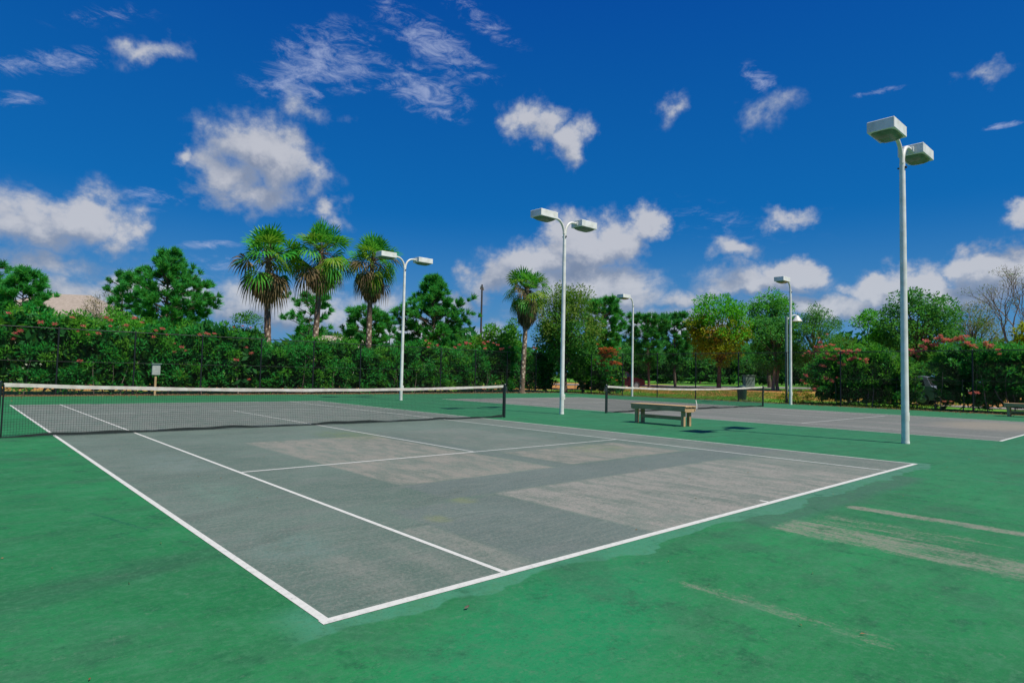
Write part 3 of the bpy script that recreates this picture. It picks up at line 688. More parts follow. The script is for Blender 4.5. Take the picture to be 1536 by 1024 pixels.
def hedge(name,P0,P1,width,hfun,label,cat,mat,seed,front=(0,-1),dens=1.,mat2=None,low=.08,ll=.19,lw=.055,stems=True,endround=.8,tuneL=1):
    """oleander hedge between two ground points; 'front' is the side towards the courts"""
    rng=np.random.default_rng(seed); P0=np.array([*P0,0.]);P1=np.array([*P1,0.]); L=np.linalg.norm(P1-P0); d=(P1-P0)/L; nf=np.array([*front,0.])
    mid=(P0+P1)/2; r=empty(name,tuple(mid+np.array([0,0,0]))); tag(r,label,cat)
    A=L*3.2; ncl=int(A*4.6*dens)
    s=rng.uniform(0,L,ncl); zz=rng.uniform(low,1,ncl); H=np.array([hfun(v) for v in s])
    edge=np.clip(np.minimum(s,L-s)/endround,0,1)**.5
    H=H*(.72+.28*edge)
    bul=.24*np.sin(s*2.3+seed)*np.sin(zz*5+s)+.18*np.sin(s*5.1+zz*3)
    depth=np.where(rng.random(ncl)<.72,rng.uniform(0,.35,ncl),rng.uniform(.2,1,ncl))*width
    topm=rng.random(ncl)<.25; depth=np.where(topm,rng.uniform(0,1,ncl)*width,depth); zz=np.where(topm,rng.uniform(.88,1,ncl),zz)
    rnd=np.clip((zz-.75)/.25,0,1)**2*.45
    depth=np.maximum(depth,rnd*width*.6)
    cen=P0-mid+d[None]*s[:,None]+nf[None]*(-(depth)+bul*(1-depth/width))[:,None]+np.stack([0*s,0*s,zz*(H-.22)+rng.normal(size=ncl)*.08*(zz>.9)],1)
    rad=rng.uniform(.22,.5,ncl)
    V1=clumps(cen,rad,int(62),ll,lw,upb=.55,rng=rng,fill=.2)
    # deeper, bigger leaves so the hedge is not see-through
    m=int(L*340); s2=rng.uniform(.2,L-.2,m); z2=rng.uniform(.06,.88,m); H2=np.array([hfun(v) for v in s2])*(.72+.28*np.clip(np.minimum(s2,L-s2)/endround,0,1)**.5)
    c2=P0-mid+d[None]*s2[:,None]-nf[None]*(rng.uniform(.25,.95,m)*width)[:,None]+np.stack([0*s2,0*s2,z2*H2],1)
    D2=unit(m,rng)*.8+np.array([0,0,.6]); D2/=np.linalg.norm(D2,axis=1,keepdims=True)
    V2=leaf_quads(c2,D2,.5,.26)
    if mat2:
        f1,f2=np.split(V1[1],1)[0],None
        idx=(lump(cen,1.0,seed+5)>.12); nq=62; sel=np.repeat(idx,nq)
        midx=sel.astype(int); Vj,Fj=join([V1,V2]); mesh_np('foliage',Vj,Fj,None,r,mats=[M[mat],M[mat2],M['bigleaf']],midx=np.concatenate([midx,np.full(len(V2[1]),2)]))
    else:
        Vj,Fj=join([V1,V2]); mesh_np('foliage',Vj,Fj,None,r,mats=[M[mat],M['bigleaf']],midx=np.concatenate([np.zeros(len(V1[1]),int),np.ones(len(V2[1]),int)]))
    if stems:
        random.seed(seed)
        for i in range(int(L/.55)):
            mb=MB()
            p=P0-mid+d*(rng.uniform(0,L))-nf*rng.uniform(.15,.6)*width; h_=rng.uniform(1.2,2.2)
            limb(mb,(p[0],p[1],-.02),(p[0]+rng.normal()*.25,p[1]+rng.normal()*.2,h_),.03,.012,5,.03,3)
            mb.build('stem',M['bark_pale'],r)
    return r
# ------------------------------------------------------------------ hedges
def hb(s):   # back hedge height along x = -8 .. 33.5
    x=-8+s; base=3.55+.35*math.sin(x*.9)+.2*math.sin(x*2.3)
    if x<10.5: base+=.15
    if x>11: base-=.42*min(1,(x-11)/2)
    if x>19: base+=.25
    return base
rg=np.random.default_rng(5)
h1=hedge('oleander_hedge',(-8,32.0),(33.6,32.0),1.9,hb,'long dark green oleander hedge with coral flowers behind the back fence','hedge','oleander',21,(0,-1),1.,'oleander_bright')
fp=[(28,495),(24,500),(22,508),(82,487),(110,474),(125,489),(117,495),(158,475),(167,480),(165,490),(132,502),(200,478),(212,482),(235,494),(242,494),(250,503),(230,505),(301,502),(308,500),(315,500),(322,499),(263,515),(272,520),(262,528),(280,524),(122,540),(370,519),(377,528),(355,540),(372,568),(350,490),(365,488),(378,490),(638,511),(645,514),(642,519),(655,518),(683,520),(691,517),(698,514),(704,516),(725,514),(733,512),(740,515),(747,518),(752,522),(727,522),(764,520),(801,521),(806,523),(15,470),(60,482),(148,500),(190,487)]
flowers(h1,[tuple(onplane(u+rg.uniform(-2,2),v+rg.uniform(-1,2),1,31.75)) for (u,v) in fp for _ in range(1 if u<600 else 2)][:95],'flower',rg,.34,.74)
# second row of taller shrubs behind the left of the hedge
for i,(u,vt,hw,dp,lb,mt) in enumerate([(18,455,48,37.5,'leafy oleander bush rising behind the hedge at the far left edge','bush'),(105,462,50,38,'bright green oleander bush behind the hedge below the tan roof','bush'),(185,452,40,38.5,'tall oleander bush behind the hedge left of the big pine trunk','oleander_bright'),(285,476,52,39.5,'low spreading bush behind the hedge right of the big pine','bush'),(365,464,34,44,'rounded green treetop rising behind the hedge left of the palms','oak')]):
    broad_tree('tall_shrub',u,vt,hw,dp,lb,mt,'shrub',.1,46,100,.2,.075,seed=40+i,group='shrubs rising behind the back hedge',ragged=.15,mat2='oleander',split=.3)
# corner of the back hedge: red-flowered oleander and dark columns
c0=at(912,47.5)
h3=hedge('oleander_bush',(33.7,32.2),(35.9,32.2),1.5,lambda s:3.3+.2*math.sin(s*3),'dark narrow oleander bush at the far corner of the fence','shrub','oleander',23,(0,-1),1.2)
# red one outside the right-hand fence by the corner
h4=hedge('oleander_bush',(36.4,31.3),(36.4,26.9),1.7,lambda s:3.5-.25*s,'red flowering oleander bush at the fence corner left of the thin floodlight pole','shrub','oleander',24,(-1,0),1.1,'oleander_bright',low=.28)
rp=[(905+rg.uniform(-8,26),522+rg.uniform(0,26)) for _ in range(44)]+[(896,516),(893,540),(917,566),(925,570),(911,556)]
flowers(h4,[tuple(onplane(u,v,0,36.2)) for u,v in rp],'flower_red',rg,.5,1.0)
# right flowering bushes outside the right-hand fence
hA=hedge('oleander_bush',(36.6,12.6),(36.6,7.0),2.6,lambda s:3.6*(.78+.22*math.sin(min(s/5.6,1)*math.pi*.72+.5)),'rounded pink flowering oleander bush between the single floodlight pole and the nearest pole','shrub','oleander',25,(-1,0),1.8,'oleander_bright',endround=1.6)
pa=[(1205,533),(1213,531),(1226,528),(1232,518),(1238,515),(1230,521),(1252,521),(1258,520),(1262,527),(1270,524),(1246,529),(1255,534),(1240,538),(1275,538),(1283,540),(1296,542),(1300,539),(1253,540),(1262,545),(1215,567),(1252,566),(1223,583),(1243,572),(1235,505),(1222,530),(1288,526),(1268,530),(1208,575),(1230,548)]
flowers(hA,[tuple(onplane(u+rg.uniform(-7,7),v+rg.uniform(-5,4),0,36.05)) for u,v in pa for _ in range(2)],'flower',rg,.35,.8)
hB=hedge('oleander_hedge',(36.5,6.2),(36.5,-6),2.4,lambda s:3.75+.25*math.sin(s*1.2+1)-.35*min(1,max(0,s-3)/3)-.5*max(0,1-s/1.4),'dense pink topped oleander hedge behind the fence at the right edge','hedge','oleander',26,(-1,0),1.5,'oleander_bright',endround=1.2,low=.07)
pb=[(1367,528),(1373,524),(1388,520),(1395,517),(1402,510),(1408,508),(1412,506),(1419,512),(1430,509),(1440,503),(1446,506),(1445,513),(1456,516),(1462,519),(1474,516),(1480,517),(1422,597),(1461,589),(1386,523),(1396,514),(1434,508),(1378,531),(1490,520),(1503,526)]
flowers(hB,[tuple(onplane(u+rg.uniform(-7,7),v+rg.uniform(-4,5),0,36.0)) for u,v in pb for _ in range(2)],'flower',rg,.35,.8)
# small pale shrub at the foot of the corner pole
sp_=onplane(1196,606,0,36.2); o=empty('low_shrub',(36.3,sp_[1]+.3,0)); tag(o,'little yellow green shrub at the foot of the single floodlight pole','shrub')
cc=np.random.default_rng(8).normal(size=(14,3))*np.array([.3,.45,.18])+np.array([0,0,.4]); V_,F_=clumps(cc,np.full(14,.22),50,.16,.05); mesh_np('foliage',V_,F_,M['gumautumn'],o)
for c in cc[:6]:
    mb=MB(); limb(mb,(0,0,0),tuple(c),.015,.006,4,.05,3); mb.build('stem',M['bark'],o)
# ------------------------------------------------------------------ palms
palm(403,338,40.0,'tall fan palm with a shaggy brown skirt, leftmost of the three together',3,.18,1.26,.95,lean=-.25)
palm(470,330,41.0,'tallest fan palm, middle of the three standing together',5,.165,1.24,.9,lean=.1)
palm(549,350,42.5,'fan palm of the group of three, half hidden by the floodlight head',8,.165,1.12,1.0,lean=.3)
palm(785,400,46.5,'lone shorter fan palm standing at the hedge between two floodlight poles',11,.155,1.0,1.1)
# ------------------------------------------------------------------ pines and trees
pine_tree(246,373,80,47,'large wide pine with dark puffy boughs above the left of the hedge',nb=84,seed=2,low=.22,bushy=1.15,shape=lambda f:(.85+.22*math.sin(f*13))*min(1,(1.06-f)*2.4),dens=1.15)
pine_tree(25,402,50,46,'dark pine at the left edge of the view',mat='needle',nb=52,seed=4,low=.30,bushy=1.15,dens=1.3,shape=lambda f:min(1,(1.05-f)*2.6))
pine_tree(-45,392,60,49,'pine cut off by the left edge of the view',mat='needle_dark',nb=28,seed=44,low=.4,bushy=1.2)
pine_tree(178,407,22,54,'small narrow dark pine just left of the large wide pine',mat='needle_dark',nb=22,seed=6,low=.45,bushy=1.1)
pine_tree(462,440,42,58,'thin open pine seen between the palm trunks',nb=26,seed=9,low=.4,bushy=1.1,dens=.9)
pine_tree(545,462,34,50,'short bushy pine below the third palm',nb=44,seed=10,low=.25,bushy=1.1,dens=1.2)
pine_tree(647,413,58,52,'tall dense pine right of the third floodlight pole',nb=86,seed=12,low=.22,bushy=1.1,shape=lambda f:min(1.05,(1.08-f)*1.9)*(.9+.15*math.sin(f*14)),dens=1.15)
pine_tree(583,478,20,60,'little dark pine left of the tall dense pine',mat='needle_dark',nb=16,seed=13,low=.4)
pine_tree(905,446,34,56,'dark green pine behind the brownish oak',nb=56,seed=14,low=.25,bushy=1.1,dens=1.1)
pine_tree(972,472,34,60,'round pine right of the thin floodlight pole',mat='needle_dark',nb=54,seed=15,low=.25,bushy=1.15,dens=1.1)
pine_tree(1012,468,26,66,'pine standing left of the yellowing tree',mat='needle_dark',nb=50,seed=16,low=.22,bushy=1.15,dens=1.1)
broad_tree('small_tree',738,480,40,50,'low bright green tree behind the hedge beside the utility pole','bush',low=.2,ncl=50,seed=50,ragged=.25)
broad_tree('small_tree',768,474,22,55,'small bushy tree right behind the lone palm','oak',low=.2,ncl=34,seed=51)
broad_tree('small_tree',610,498,30,52,'low shrubby tree filling in below the tall dense pine','bush',low=.1,ncl=34,seed=52)
broad_tree('small_tree',690,492,26,56,'low dark tree at the right foot of the tall dense pine','oak',low=.1,ncl=34,seed=521)
broad_tree('small_tree',505,498,30,54,'low leafy tree behind the hedge between the second and third palms','olive',low=.1,ncl=30,seed=523)
broad_tree('oak_tree',848,420,52,50,'brownish olive oak behind the second floodlight pole','olive',low=.14,ncl=120,nper=120,seed=53,ragged=.22,mat2='oak',split=.45,ll=.2,lw=.10)
broad_tree('leafy_tree',1078,434,54,60,'yellowing tree with a bright green top behind the second net','gum',low=.22,ncl=130,nper=110,seed=54,mat2='gumautumn',split=.56,ragged=.16,crn=.34)
broad_tree('leafy_tree',1155,430,36,64,'bright green topped tree left of the lamp posts','gum',low=.3,ncl=80,nper=110,seed=55,mat2='oakdark',split=.62,ragged=.12)
broad_tree('oak_tree',1163,468,42,58,'dark live oak with two thin trunks left of the lamp posts','oakdark',low=.2,ncl=90,nper=110,seed=56,trunks=2,bark='bark_pale')
broad_tree('oak_tree',1222,448,44,56,'grey green oak just right of the single floodlight pole','oak',low=.12,ncl=110,nper=100,seed=57,ragged=.25,ll=.17,lw=.08,crn=.36,fill=.1)
broad_tree('leafy_tree',1306,462,30,56,'small yellow green tree left of the nearest pole','gum',low=.1,ncl=60,seed=58,mat2='gumautumn',split=.5,ragged=.2)
broad_tree('oak_tree',1378,431,68,52,'broad dark oak behind the nearest floodlight pole','oakdark',low=.12,ncl=140,nper=110,seed=59,ragged=.24,mat2='oak',split=.4,crn=.34)
broad_tree('leafy_tree',1462,445,46,56,'brownish half bare tree right of the broad dark oak','brown',low=.1,ncl=90,nper=90,seed=60,ragged=.2,ll=.16,lw=.07,fill=.1,bark='bark_grey')
broad_tree('leafy_tree',1545,470,22,44,'yellow green leafy tree at the right edge of the view','gumautumn',low=.2,ncl=30,nper=80,seed=61)
broad_tree('leafy_tree',1050,498,46,78,'dark tree far behind the yellowing tree','oakdark',low=.05,ncl=50,seed=62)
broad_tree('leafy_tree',950,508,40,80,'dark low tree far behind the thin floodlight pole','oakdark',low=.05,ncl=50,seed=63)
broad_tree('leafy_tree',1120,510,40,80,'dark low tree far behind the litter bin','oakdark',low=.05,ncl=50,seed=64)
broad_tree('leafy_tree',1255,500,36,66,'low dark tree far behind the rounded flowering bush','oakdark',low=.05,ncl=50,seed=65)
broad_tree('leafy_tree',1340,505,30,62,'low green tree seen between the two flowering bushes','oak',low=.05,ncl=50,seed=66)
# bare tree at the right
def bare_tree(u,vtop,hwpx,depth,label):
    H=size(u,vtop,depth);Rr=hwpx*depth/F; random.seed(77); r=empty('bare_tree',place(u,depth)); tag(r,label,'tree')
    mb=MB(); tips=[]
    def br(p,d,L,rad,lv):
        q=p+d*L; seg=3; P=[p]; 
        for i in range(1,seg+1): P.append(p.lerp(q,i/seg)+Vector((random.uniform(-1,1),random.uniform(-1,1),random.uniform(-.5,.5)))*L*.05)
        mb.tube([tuple(a) for a in P],[rad*(1-.35*i/seg) for i in range(seg+1)],5 if lv>1 else 7,False)
        if lv>=5: tips.append(P[-1]); return
        for k in range(3 if lv<4 else 4):
            nd=(d+Vector((random.uniform(-1,1),random.uniform(-1,1),random.uniform(-.35,.75)))*.75).normalized(); br(P[-1] if k else P[-2],nd,L*random.uniform(.62,.82),rad*.6,lv+1)
    br(Vector((0,0,0)),Vector((.02,0,1)),H*.30,H*.013,0)
    mb.build('trunk',M['bark_grey'],r,fix=False)
    rng=np.random.default_rng(4); T=np.array([tuple(t) for t in tips]); T=T[rng.random(len(T))<.5]
    V_,F_=clumps(T,np.full(len(T),.3),9,.13,.05,rng=rng); mesh_np('crown',V_,F_,M['brown'],r)
bare_tree(1524,392,60,48,'nearly bare twiggy tree at the right edge against the clouds')
bare_tree(148,432,20,52,'small bare twiggy tree beside the tan roof')
# far clipped hedge beyond the road
ha=at(855,80);hb_=at(1240,70)
fr=np.array([-(fw[0]),-(fw[1])]);fr/=np.linalg.norm(fr)
hh=hedge('clipped_hedge',tuple(ha[:2]),tuple(hb_[:2]),2.2,lambda s:2.6+.15*math.sin(s),'low dark hedge across the far side of the road','hedge','bigleaf',31,tuple(fr),.45,'oakdark',ll=.4,lw=.2,stems=False)
hh.location.z=.75
# ------------------------------------------------------------------ small things beyond the fence
pl=place(720,62); r=empty('utility_pole',pl); tag(r,'dark wooden utility pole rising above the hedge left of the lone palm','utility pole')
Hh=size(720,425,62); b=MB(); b.tube([(0,0,0),(0,0,Hh)],[.12,.085],10); b.build('pole',M['darkpole'],r)
b=MB(); b.box((.0,.0,Hh-.45),(.9,.1,.12),rz=R(30)); b.build('crossarm',M['bark'],r)
b=MB(); [b.tube([(x*math.cos(R(30)),x*math.sin(R(30)),Hh-.39),(x*math.cos(R(30)),x*math.sin(R(30)),Hh-.2)],[.04,.05],8) for x in(-.38,.38)]; b.build('insulator',M['boxgrey'],r)
# notice box by back fence
p=onplane(234,579,1,30.7); p=(p[0],30.95,-.01); q=onplane(234,554,1,30.95)
r=empty('notice_box',(q[0],30.95,-.01)); tag(r,'small white box on a brown post in front of the back hedge','box')
b=MB(); b.box((0,0,q[2]),(.36,.16,.52),bev=.015); bo=b.build('box',M['signgrey'],r)
b=MB(); b.box((0,-.02,q[2]+.285),(.44,.22,.04),bev=.01); b.build('lid',M['boxgrey'],bo)
b=MB(); b.box((0,-.083,q[2]+.02),(.29,.01,.38)); b.build('door',M['signgrey'],bo)
b=MB(); b.box((0,.02,(q[2]-.3)/2),(.09,.09,q[2]-.3),bev=.005); b.build('post',M['wood_v'],r)
# litter bin
p=onplane(1113,598,2,.15); p=at(1113,41.5)
r=empty('litter_bin',(p[0],p[1],p[2])); tag(r,'dark green round litter bin on the grass behind the second net','litter bin')
b=MB(); b.tube([(0,0,0),(0,0,.06),(0,0,.72),(0,0,.78)],[.24,.26,.33,.34],18); b.build('body',M['bin'],r)
b=MB(); b.tube([(0,0,.78),(0,0,.84),(0,0,.97),(0,0,1.0)],[.36,.35,.2,.05],18); b.build('lid',M['bin'],r)
b=MB(); b.box((0,0,-.01),(.7,.7,.06),bev=.01); b.build('base',M['boxgrey'],r)
p=at(1123,64); r=empty('utility_box',tuple(p)); tag(r,'grey green utility cabinet by the far road','utility box')
b=MB(); b.box((0,0,.6),(1.3,.9,1.25),bev=.03,rz=.7); bo=b.build('cabinet',M['boxgrey'],r)
b=MB(); b.box((0,0,1.25),(1.4,1.,.08),bev=.02,rz=.7); b.build('lid',M['boxgrey'],r)
# cars
def car(loc,rz,paint,label,suv=True):
    r=empty('parked_car',loc,rz); tag(r,label,'car')
    prof=[(-2.2,.35),(-2.25,.75),(-2.1,1.0),(-1.85,1.08),(-1.6,1.62),(-1.2,1.70),(.3,1.68),(.6,1.60),(1.15,1.12),(2.0,.98),(2.25,.78),(2.28,.4),(1.9,.3),(-1.9,.3)]
    def extr(pr,w0,mb,taper=None):
        n=len(pr); V=[]
        for s in(-1,1):
            for (x,z) in pr:
                w=w0*(1-.14*max(0,(z-1.0)/.7)); V.append((x,s*w,z))
        Q=[(i,(i+1)%n,n+(i+1)%n,n+i) for i in range(n)]
        mb.add(V,Q); mb.add(V[:n],[tuple(range(n))]); mb.add(V[n:],[tuple(range(n-1,-1,-1))])
    b=MB(); extr(prof,.9,b); bd=b.build('body',M[paint],r)
    for s in(-1,1):
        for pr in([(-1.55,1.12),(-1.42,1.55),(-.65,1.60),(-.65,1.10)],[(-.58,1.10),(-.58,1.60),(.25,1.58),(.45,1.10)],[(.52,1.10),(.36,1.56),(.55,1.52),(.95,1.12)]):
            b=MB(); V=[(x,s*(.9*(1-.14*max(0,(z-1.0)/.7))+.006),z) for x,z in pr]; b.add(V,[(0,1,2,3)]); b.build('window',M['glass'],r,fix=False)
        b=MB(); b.box((.7,s*.98,1.12),(.16,.14,.12),bev=.03); b.build('mirror',M[paint],r)
        b=MB(); b.box((2.2,s*.66,.74),(.16,.34,.14),bev=.03); b.build('headlight',M['rim'],r)
        b=MB(); b.box((-2.2,s*.74,.86),(.12,.18,.3),bev=.03); b.build('taillight',M['carred'],r)
    b=MB(); b.add([(.62,-.72,1.575),(.62,.72,1.575),(1.13,.82,1.14),(1.13,-.82,1.14)],[(0,1,2,3)]); b.build('windscreen',M['glass'],r,fix=False).location=(.012,0,.012)
    b=MB(); b.add([(-1.615,-.7,1.56),(-1.615,.7,1.56),(-1.82,.8,1.14),(-1.82,-.8,1.14)],[(0,1,2,3)]); b.build('rear_window',M['glass'],r,fix=False).location=(-.012,0,.012)
    for x in(-1.4,1.42):
        for s in(-1,1):
            w=empty('wheel',(x,s*.80,.34)); w.parent=r
            b=MB(); b.tube([(0,-.11,0),(0,-.10,0),(0,.10,0),(0,.11,0)],[.31,.34,.34,.31],22); b.build('tyre',M['tyre'],w)
            b=MB(); b.tube([(0,s*.10,0),(0,s*.125,0)],[.22,.20],16); b.build('rim',M['rim'],w)
    return r
p=at(929,60); car((p[0],p[1],p[2]+.02),YAW*-1+R(5),'carred','dark red car parked behind the thin floodlight pole')
p=at(1345,37.5); car((41.3,8.2 if False else p[1],.12),R(90),'carsilver','silver car half hidden between the two flowering bushes')
# houses
def house(u,vtop,depth,w,d,label,name='house',rz=.3,eave=.55,dorm=False):
    p=place(u,depth); H=size(u,vtop,depth); r=empty(name,p,rz); tag(r,label,'house','houses behind the trees'); e=H*eave
    b=MB(); b.box((0,0,e/2),(w,d,e)); wl=b.build('wall',M['stucco'],r)
    b=MB(); W,D,t=w/2+.5,d/2+.5,w*.18
    V=[(-W,-D,e-.02),(W,-D,e-.02),(W,D,e-.02),(-W,D,e-.02),(-t,0,H),(t,0,H),(-W,-D,e-.2),(W,-D,e-.2),(W,D,e-.2),(-W,D,e-.2)]
    b.add(V,[(0,1,5,4),(1,2,5),(2,3,4,5),(3,0,4),(6,7,1,0),(7,8,2,1),(8,9,3,2),(9,6,0,3),(6,9,8,7)]); rf=b.build('roof',M['roof'],r)
    for k in range(-2,3):
        for (yy,fl) in((-d/2-.01,e-1.6),(-d/2-.01,e-4.4)):
            if fl<.8: continue
            b=MB(); b.box((k*w/5.5,yy,fl),(1.1,.06,1.3)); f=b.build('window',M['white'],wl); b=MB(); b.box((k*w/5.5,yy-.03,fl),(.95,.02,1.15)); b.build('pane',M['glass'],f)
    if dorm:
        b=MB(); x=w*.36; b.add([(x-2.2,-D-1.2,e-.1),(x+2.2,-D-1.2,e-.1),(x,-D-1.2,e+2.1),(x-2.2,-1,e-.1),(x+2.2,-1,e-.1),(x,-.6,e+2.1)],[(0,1,2),(0,2,5,3),(1,4,5,2),(3,5,4),(0,3,4,1)]); b.build('gable',M['roofgrey'],rf)
    return r
house(96,440,72,13,9,'two storey house with a tan hipped roof, seen above the hedge at the left',rz=-.55,eave=.70,dorm=False)
house(505,503,85,12,9,'low house with a tan roof glimpsed between the second and third palms',rz=-.4,eave=.6)
rng=np.random.default_rng(70); n=26000
az=rng.uniform(R(-25),R(130),n); dd_=rng.uniform(105,125,n); tp=7.2+1.2*np.sin(az*31)+.9*np.sin(az*77+1)+.5*np.sin(az*171)
C=np.stack([CAM[0]+np.sin(az)*dd_,CAM[1]+np.cos(az)*dd_,.8+rng.uniform(0,1,n)**.8*(tp-.8)],1); D=unit(n,rng); V_,F_=leaf_quads(C,D,1.5*rng.uniform(.6,1.3,n),.9)
tag(mesh_np('distant_woods',V_,F_,M['bigleaf']),'far off dark line of woods along the horizon','woods',kind='stuff')
# ------------------------------------------------------------------ ground cover and litter
rng=np.random.default_rng(90)
n=26000; x=rng.uniform(36.2,50,n)**1.0; y=rng.uniform(6,34,n); z=np.array([hill(a,b) for a,b in zip(x,y)])
C=np.stack([x,y,z-.01],1); D=rng.normal(size=(n,3))*.35; D[:,2]=1; D/=np.linalg.norm(D,axis=1,keepdims=True)
V_,F_=leaf_quads(C,D,.10*rng.uniform(.6,1.5,n),.03); tag(mesh_np('grass',V_,F_,M['grassblade']),'short grass and pine straw on the lawn beyond the fence','grass',kind='stuff')
n=9000; k=rng.random(n)<.5; x=np.where(k,rng.uniform(-9,35,n),35.3+rng.exponential(.18,n)); y=np.where(k,31.2+rng.exponential(.2,n),rng.uniform(-6,31,n))
x=np.where(~k&(rng.random(n)<.18),35.2-rng.exponential(.5,n),x)
y=np.where(k&(rng.random(n)<.18),31.-rng.exponential(.5,n),y)
C=np.stack([x,y,np.full(n,.012)],1); D=rng.normal(size=(n,3)); D[:,2]=np.abs(D[:,2])*.3; D/=np.linalg.norm(D,axis=1,keepdims=True)
V_,F_=leaf_quads(C,D,.09*rng.uniform(.5,1.4,n),.035); V_[:,2]=np.maximum(V_[:,2],.008); tag(mesh_np('leaf_litter',V_,F_,M['litter']),'brown leaf litter along the foot of the fence','leaf litter',kind='stuff')
for (px,py,s,lb) in((700,911,.6,'curled dry leaf on the green paint below the near baseline'),):
    p=onplane(px,py,2,.012); b=MB(); V=[(-.03,0,0),(-.01,.014,.012),(.03,.004,.022),(.0,-.013,.004),(.045,.01,.005)]; b.add([(a*s,c*s,d*s) for a,c,d in V],[(0,3,2,1),(2,3,4)]); o=b.build('dry_leaf',M['bark'],fix=False); o.location=tuple(p); tag(o,lb,'leaf')
n=140; x=rng.uniform(-3,14,n); y=rng.uniform(-3,11,n); C=np.stack([x,y,np.full(n,.008)],1); D=rng.normal(size=(n,3)); D[:,2]=.05; D/=np.linalg.norm(D,axis=1,keepdims=True)
V_,F_=leaf_quads(C,D,.028*rng.uniform(.4,1.5,n),.010); V_[:,2]=np.maximum(V_[:,2],.006); tag(mesh_np('court_debris',V_,F_,M['litter']),'tiny dry bits of leaf scattered over the near court','leaf litter',kind='stuff')
# ------------------------------------------------------------------ light
sund=Vector((.62,-4.45,7.25)).normalized()
sl=bpy.data.lights.new('sun','SUN'); sl.energy=4.2; sl.angle=R(.55); sl.color=(1,.955,.86); so=bpy.data.objects.new('sun',sl); COL.objects.link(so)
so.rotation_euler=sund.to_track_quat('Z','Y').to_euler(); so.location=(0,0,30)
w=bpy.data.worlds.new('World'); sc.world=w; w.use_nodes=True; nt=w.node_tree; nt.nodes.clear(); t=NT(nt)
out=t.n('ShaderNodeOutputWorld'); bg=t.n('ShaderNodeBackground'); bg.inputs[1].default_value=.12; nt.links.new(bg.outputs[0],out.inputs[0])
sky=t.n('ShaderNodeTexSky',sky_type='NISHITA'); sky.sun_disc=False; sky.sun_elevation=math.asin(sund.z); sky.sun_rotation=math.atan2(sund.x,sund.y); sky.air_density=1.; sky.dust_density=.2; sky.ozone_density=3.
tc=t.n('ShaderNodeTexCoord').outputs['Generated']; nv=t.vm('NORMALIZE',tc); sp=t.n('ShaderNodeSeparateXYZ'); t.put(sp.inputs[0],nv)
AZ=t.m('ARCTAN2',sp.outputs[0],sp.outputs[1]); EL=t.m('ARCSINE',sp.outputs[2])
cb=t.n('ShaderNodeCombineXYZ'); t.put(cb.inputs[0],AZ); t.put(cb.inputs[1],EL); UV=cb.outputs[0]
UW=t.vm('ADD',UV,t.vm('MULTIPLY',t.vm('SUBTRACT',t.noise(UV,13,5,.6,0,1),(.5,.5,.5)),(.14,.10,0)))
def azel(u,v):
    d=ray(u,v); d=d/np.linalg.norm(d); return math.atan2(d[0],d[1]),math.asin(d[2])
def field(t,uv,blobs):
    acc=None
    for (u,v,rx,ry,rot,wt) in blobs:
        a,e=azel(u,v); k=1/F*(1/math.cos(e)); ang=math.atan2(v-512,u-768); 
        shrink=1/(1+((u-768)**2)/F**2*.8)
        if acc is not None: 
            nd=t.n('ShaderNodeVectorMath',operation='MULTIPLY_ADD'); t.put(nd.inputs[0],acc); t.put(nd.inputs[1],(1e-8,1e-8,1e-8)); t.put(nd.inputs[2],uv); uvk=nd.outputs[0]
        else: uvk=uv
        m_=t.map(uvk,(a,e,0),(0,0,R(-rot)),(rx/F*shrink*1.05/math.cos(e),ry/F*max(.75,shrink**.5),1),'TEXTURE')
        f=t.m('MULTIPLY',t.m('SUBTRACT',1.,t.vm('LENGTH',m_)),wt)
        acc=f if acc is None else t.m('MAXIMUM',acc,f)
    return acc
CU=[(40,325,135,68,0,1),(120,320,80,52,0,1),(185,350,50,45,0,.8),(60,395,170,48,0,.8),
 (390,225,98,58,0,1.05),(340,265,88,56,0,1),(430,255,66,58,0,.95),(380,290,100,46,0,.8),(282,236,42,24,10,.8),(480,313,46,28,0,.75),(395,300,70,35,0,.55),
 (797,180,52,38,0,.95),(855,214,46,36,0,.95),(815,200,40,30,0,.8),
 (972,345,38,42,30,1.1),(925,358,66,48,0,1.2),(860,370,85,56,0,1.25),(800,395,90,54,0,1.2),(745,420,70,42,0,1.1),(880,425,140,58,0,1.15),(950,440,90,40,0,.7),
 (1115,385,68,32,0,.95),(1187,408,60,34,0,1.05),(1150,430,70,30,0,1.),(1187,330,50,22,0,.7),
 (1390,412,62,42,0,1.05),(1470,392,68,40,0,1.1),(1535,405,80,52,0,1.05),(1320,430,80,32,0,.95),(1420,440,150,45,0,1.),
 (1530,318,48,22,0,.75),(1470,100,50,20,28,.5),(1150,160,50,32,-20,.5),(1003,162,30,24,0,.5),
 (215,72,66,25,-20,.55),(465,168,66,28,0,.55),
 (430,460,240,60,0,.95),(880,470,160,50,0,.8),(1130,420,120,40,0,.85),(640,500,170,42,0,.9),(230,440,110,34,0,.7),(1240,470,160,38,0,.85),(1000,490,190,40,0,.85),(1050,445,80,26,0,.6),(700,455,60,30,0,.7),(100,440,240,50,0,.95)]
CI=[(480,95,95,60,-25,1),(440,130,80,32,0,.8),(650,65,110,34,22,.95),(640,140,78,40,15,1),(70,95,120,22,-22,.8),(225,300,60,22,-10,.8),(305,368,75,9,-8,.9),(1310,139,55,6,0,.7),(1505,188,38,6,0,.8),(20,150,60,15,-20,.6),(720,30,80,20,25,.6),(550,110,50,40,-20,.6),(1140,120,40,20,40,.7),(350,400,100,30,0,.5),(1050,330,200,40,10,.25),(160,25,100,20,-20,.3)]
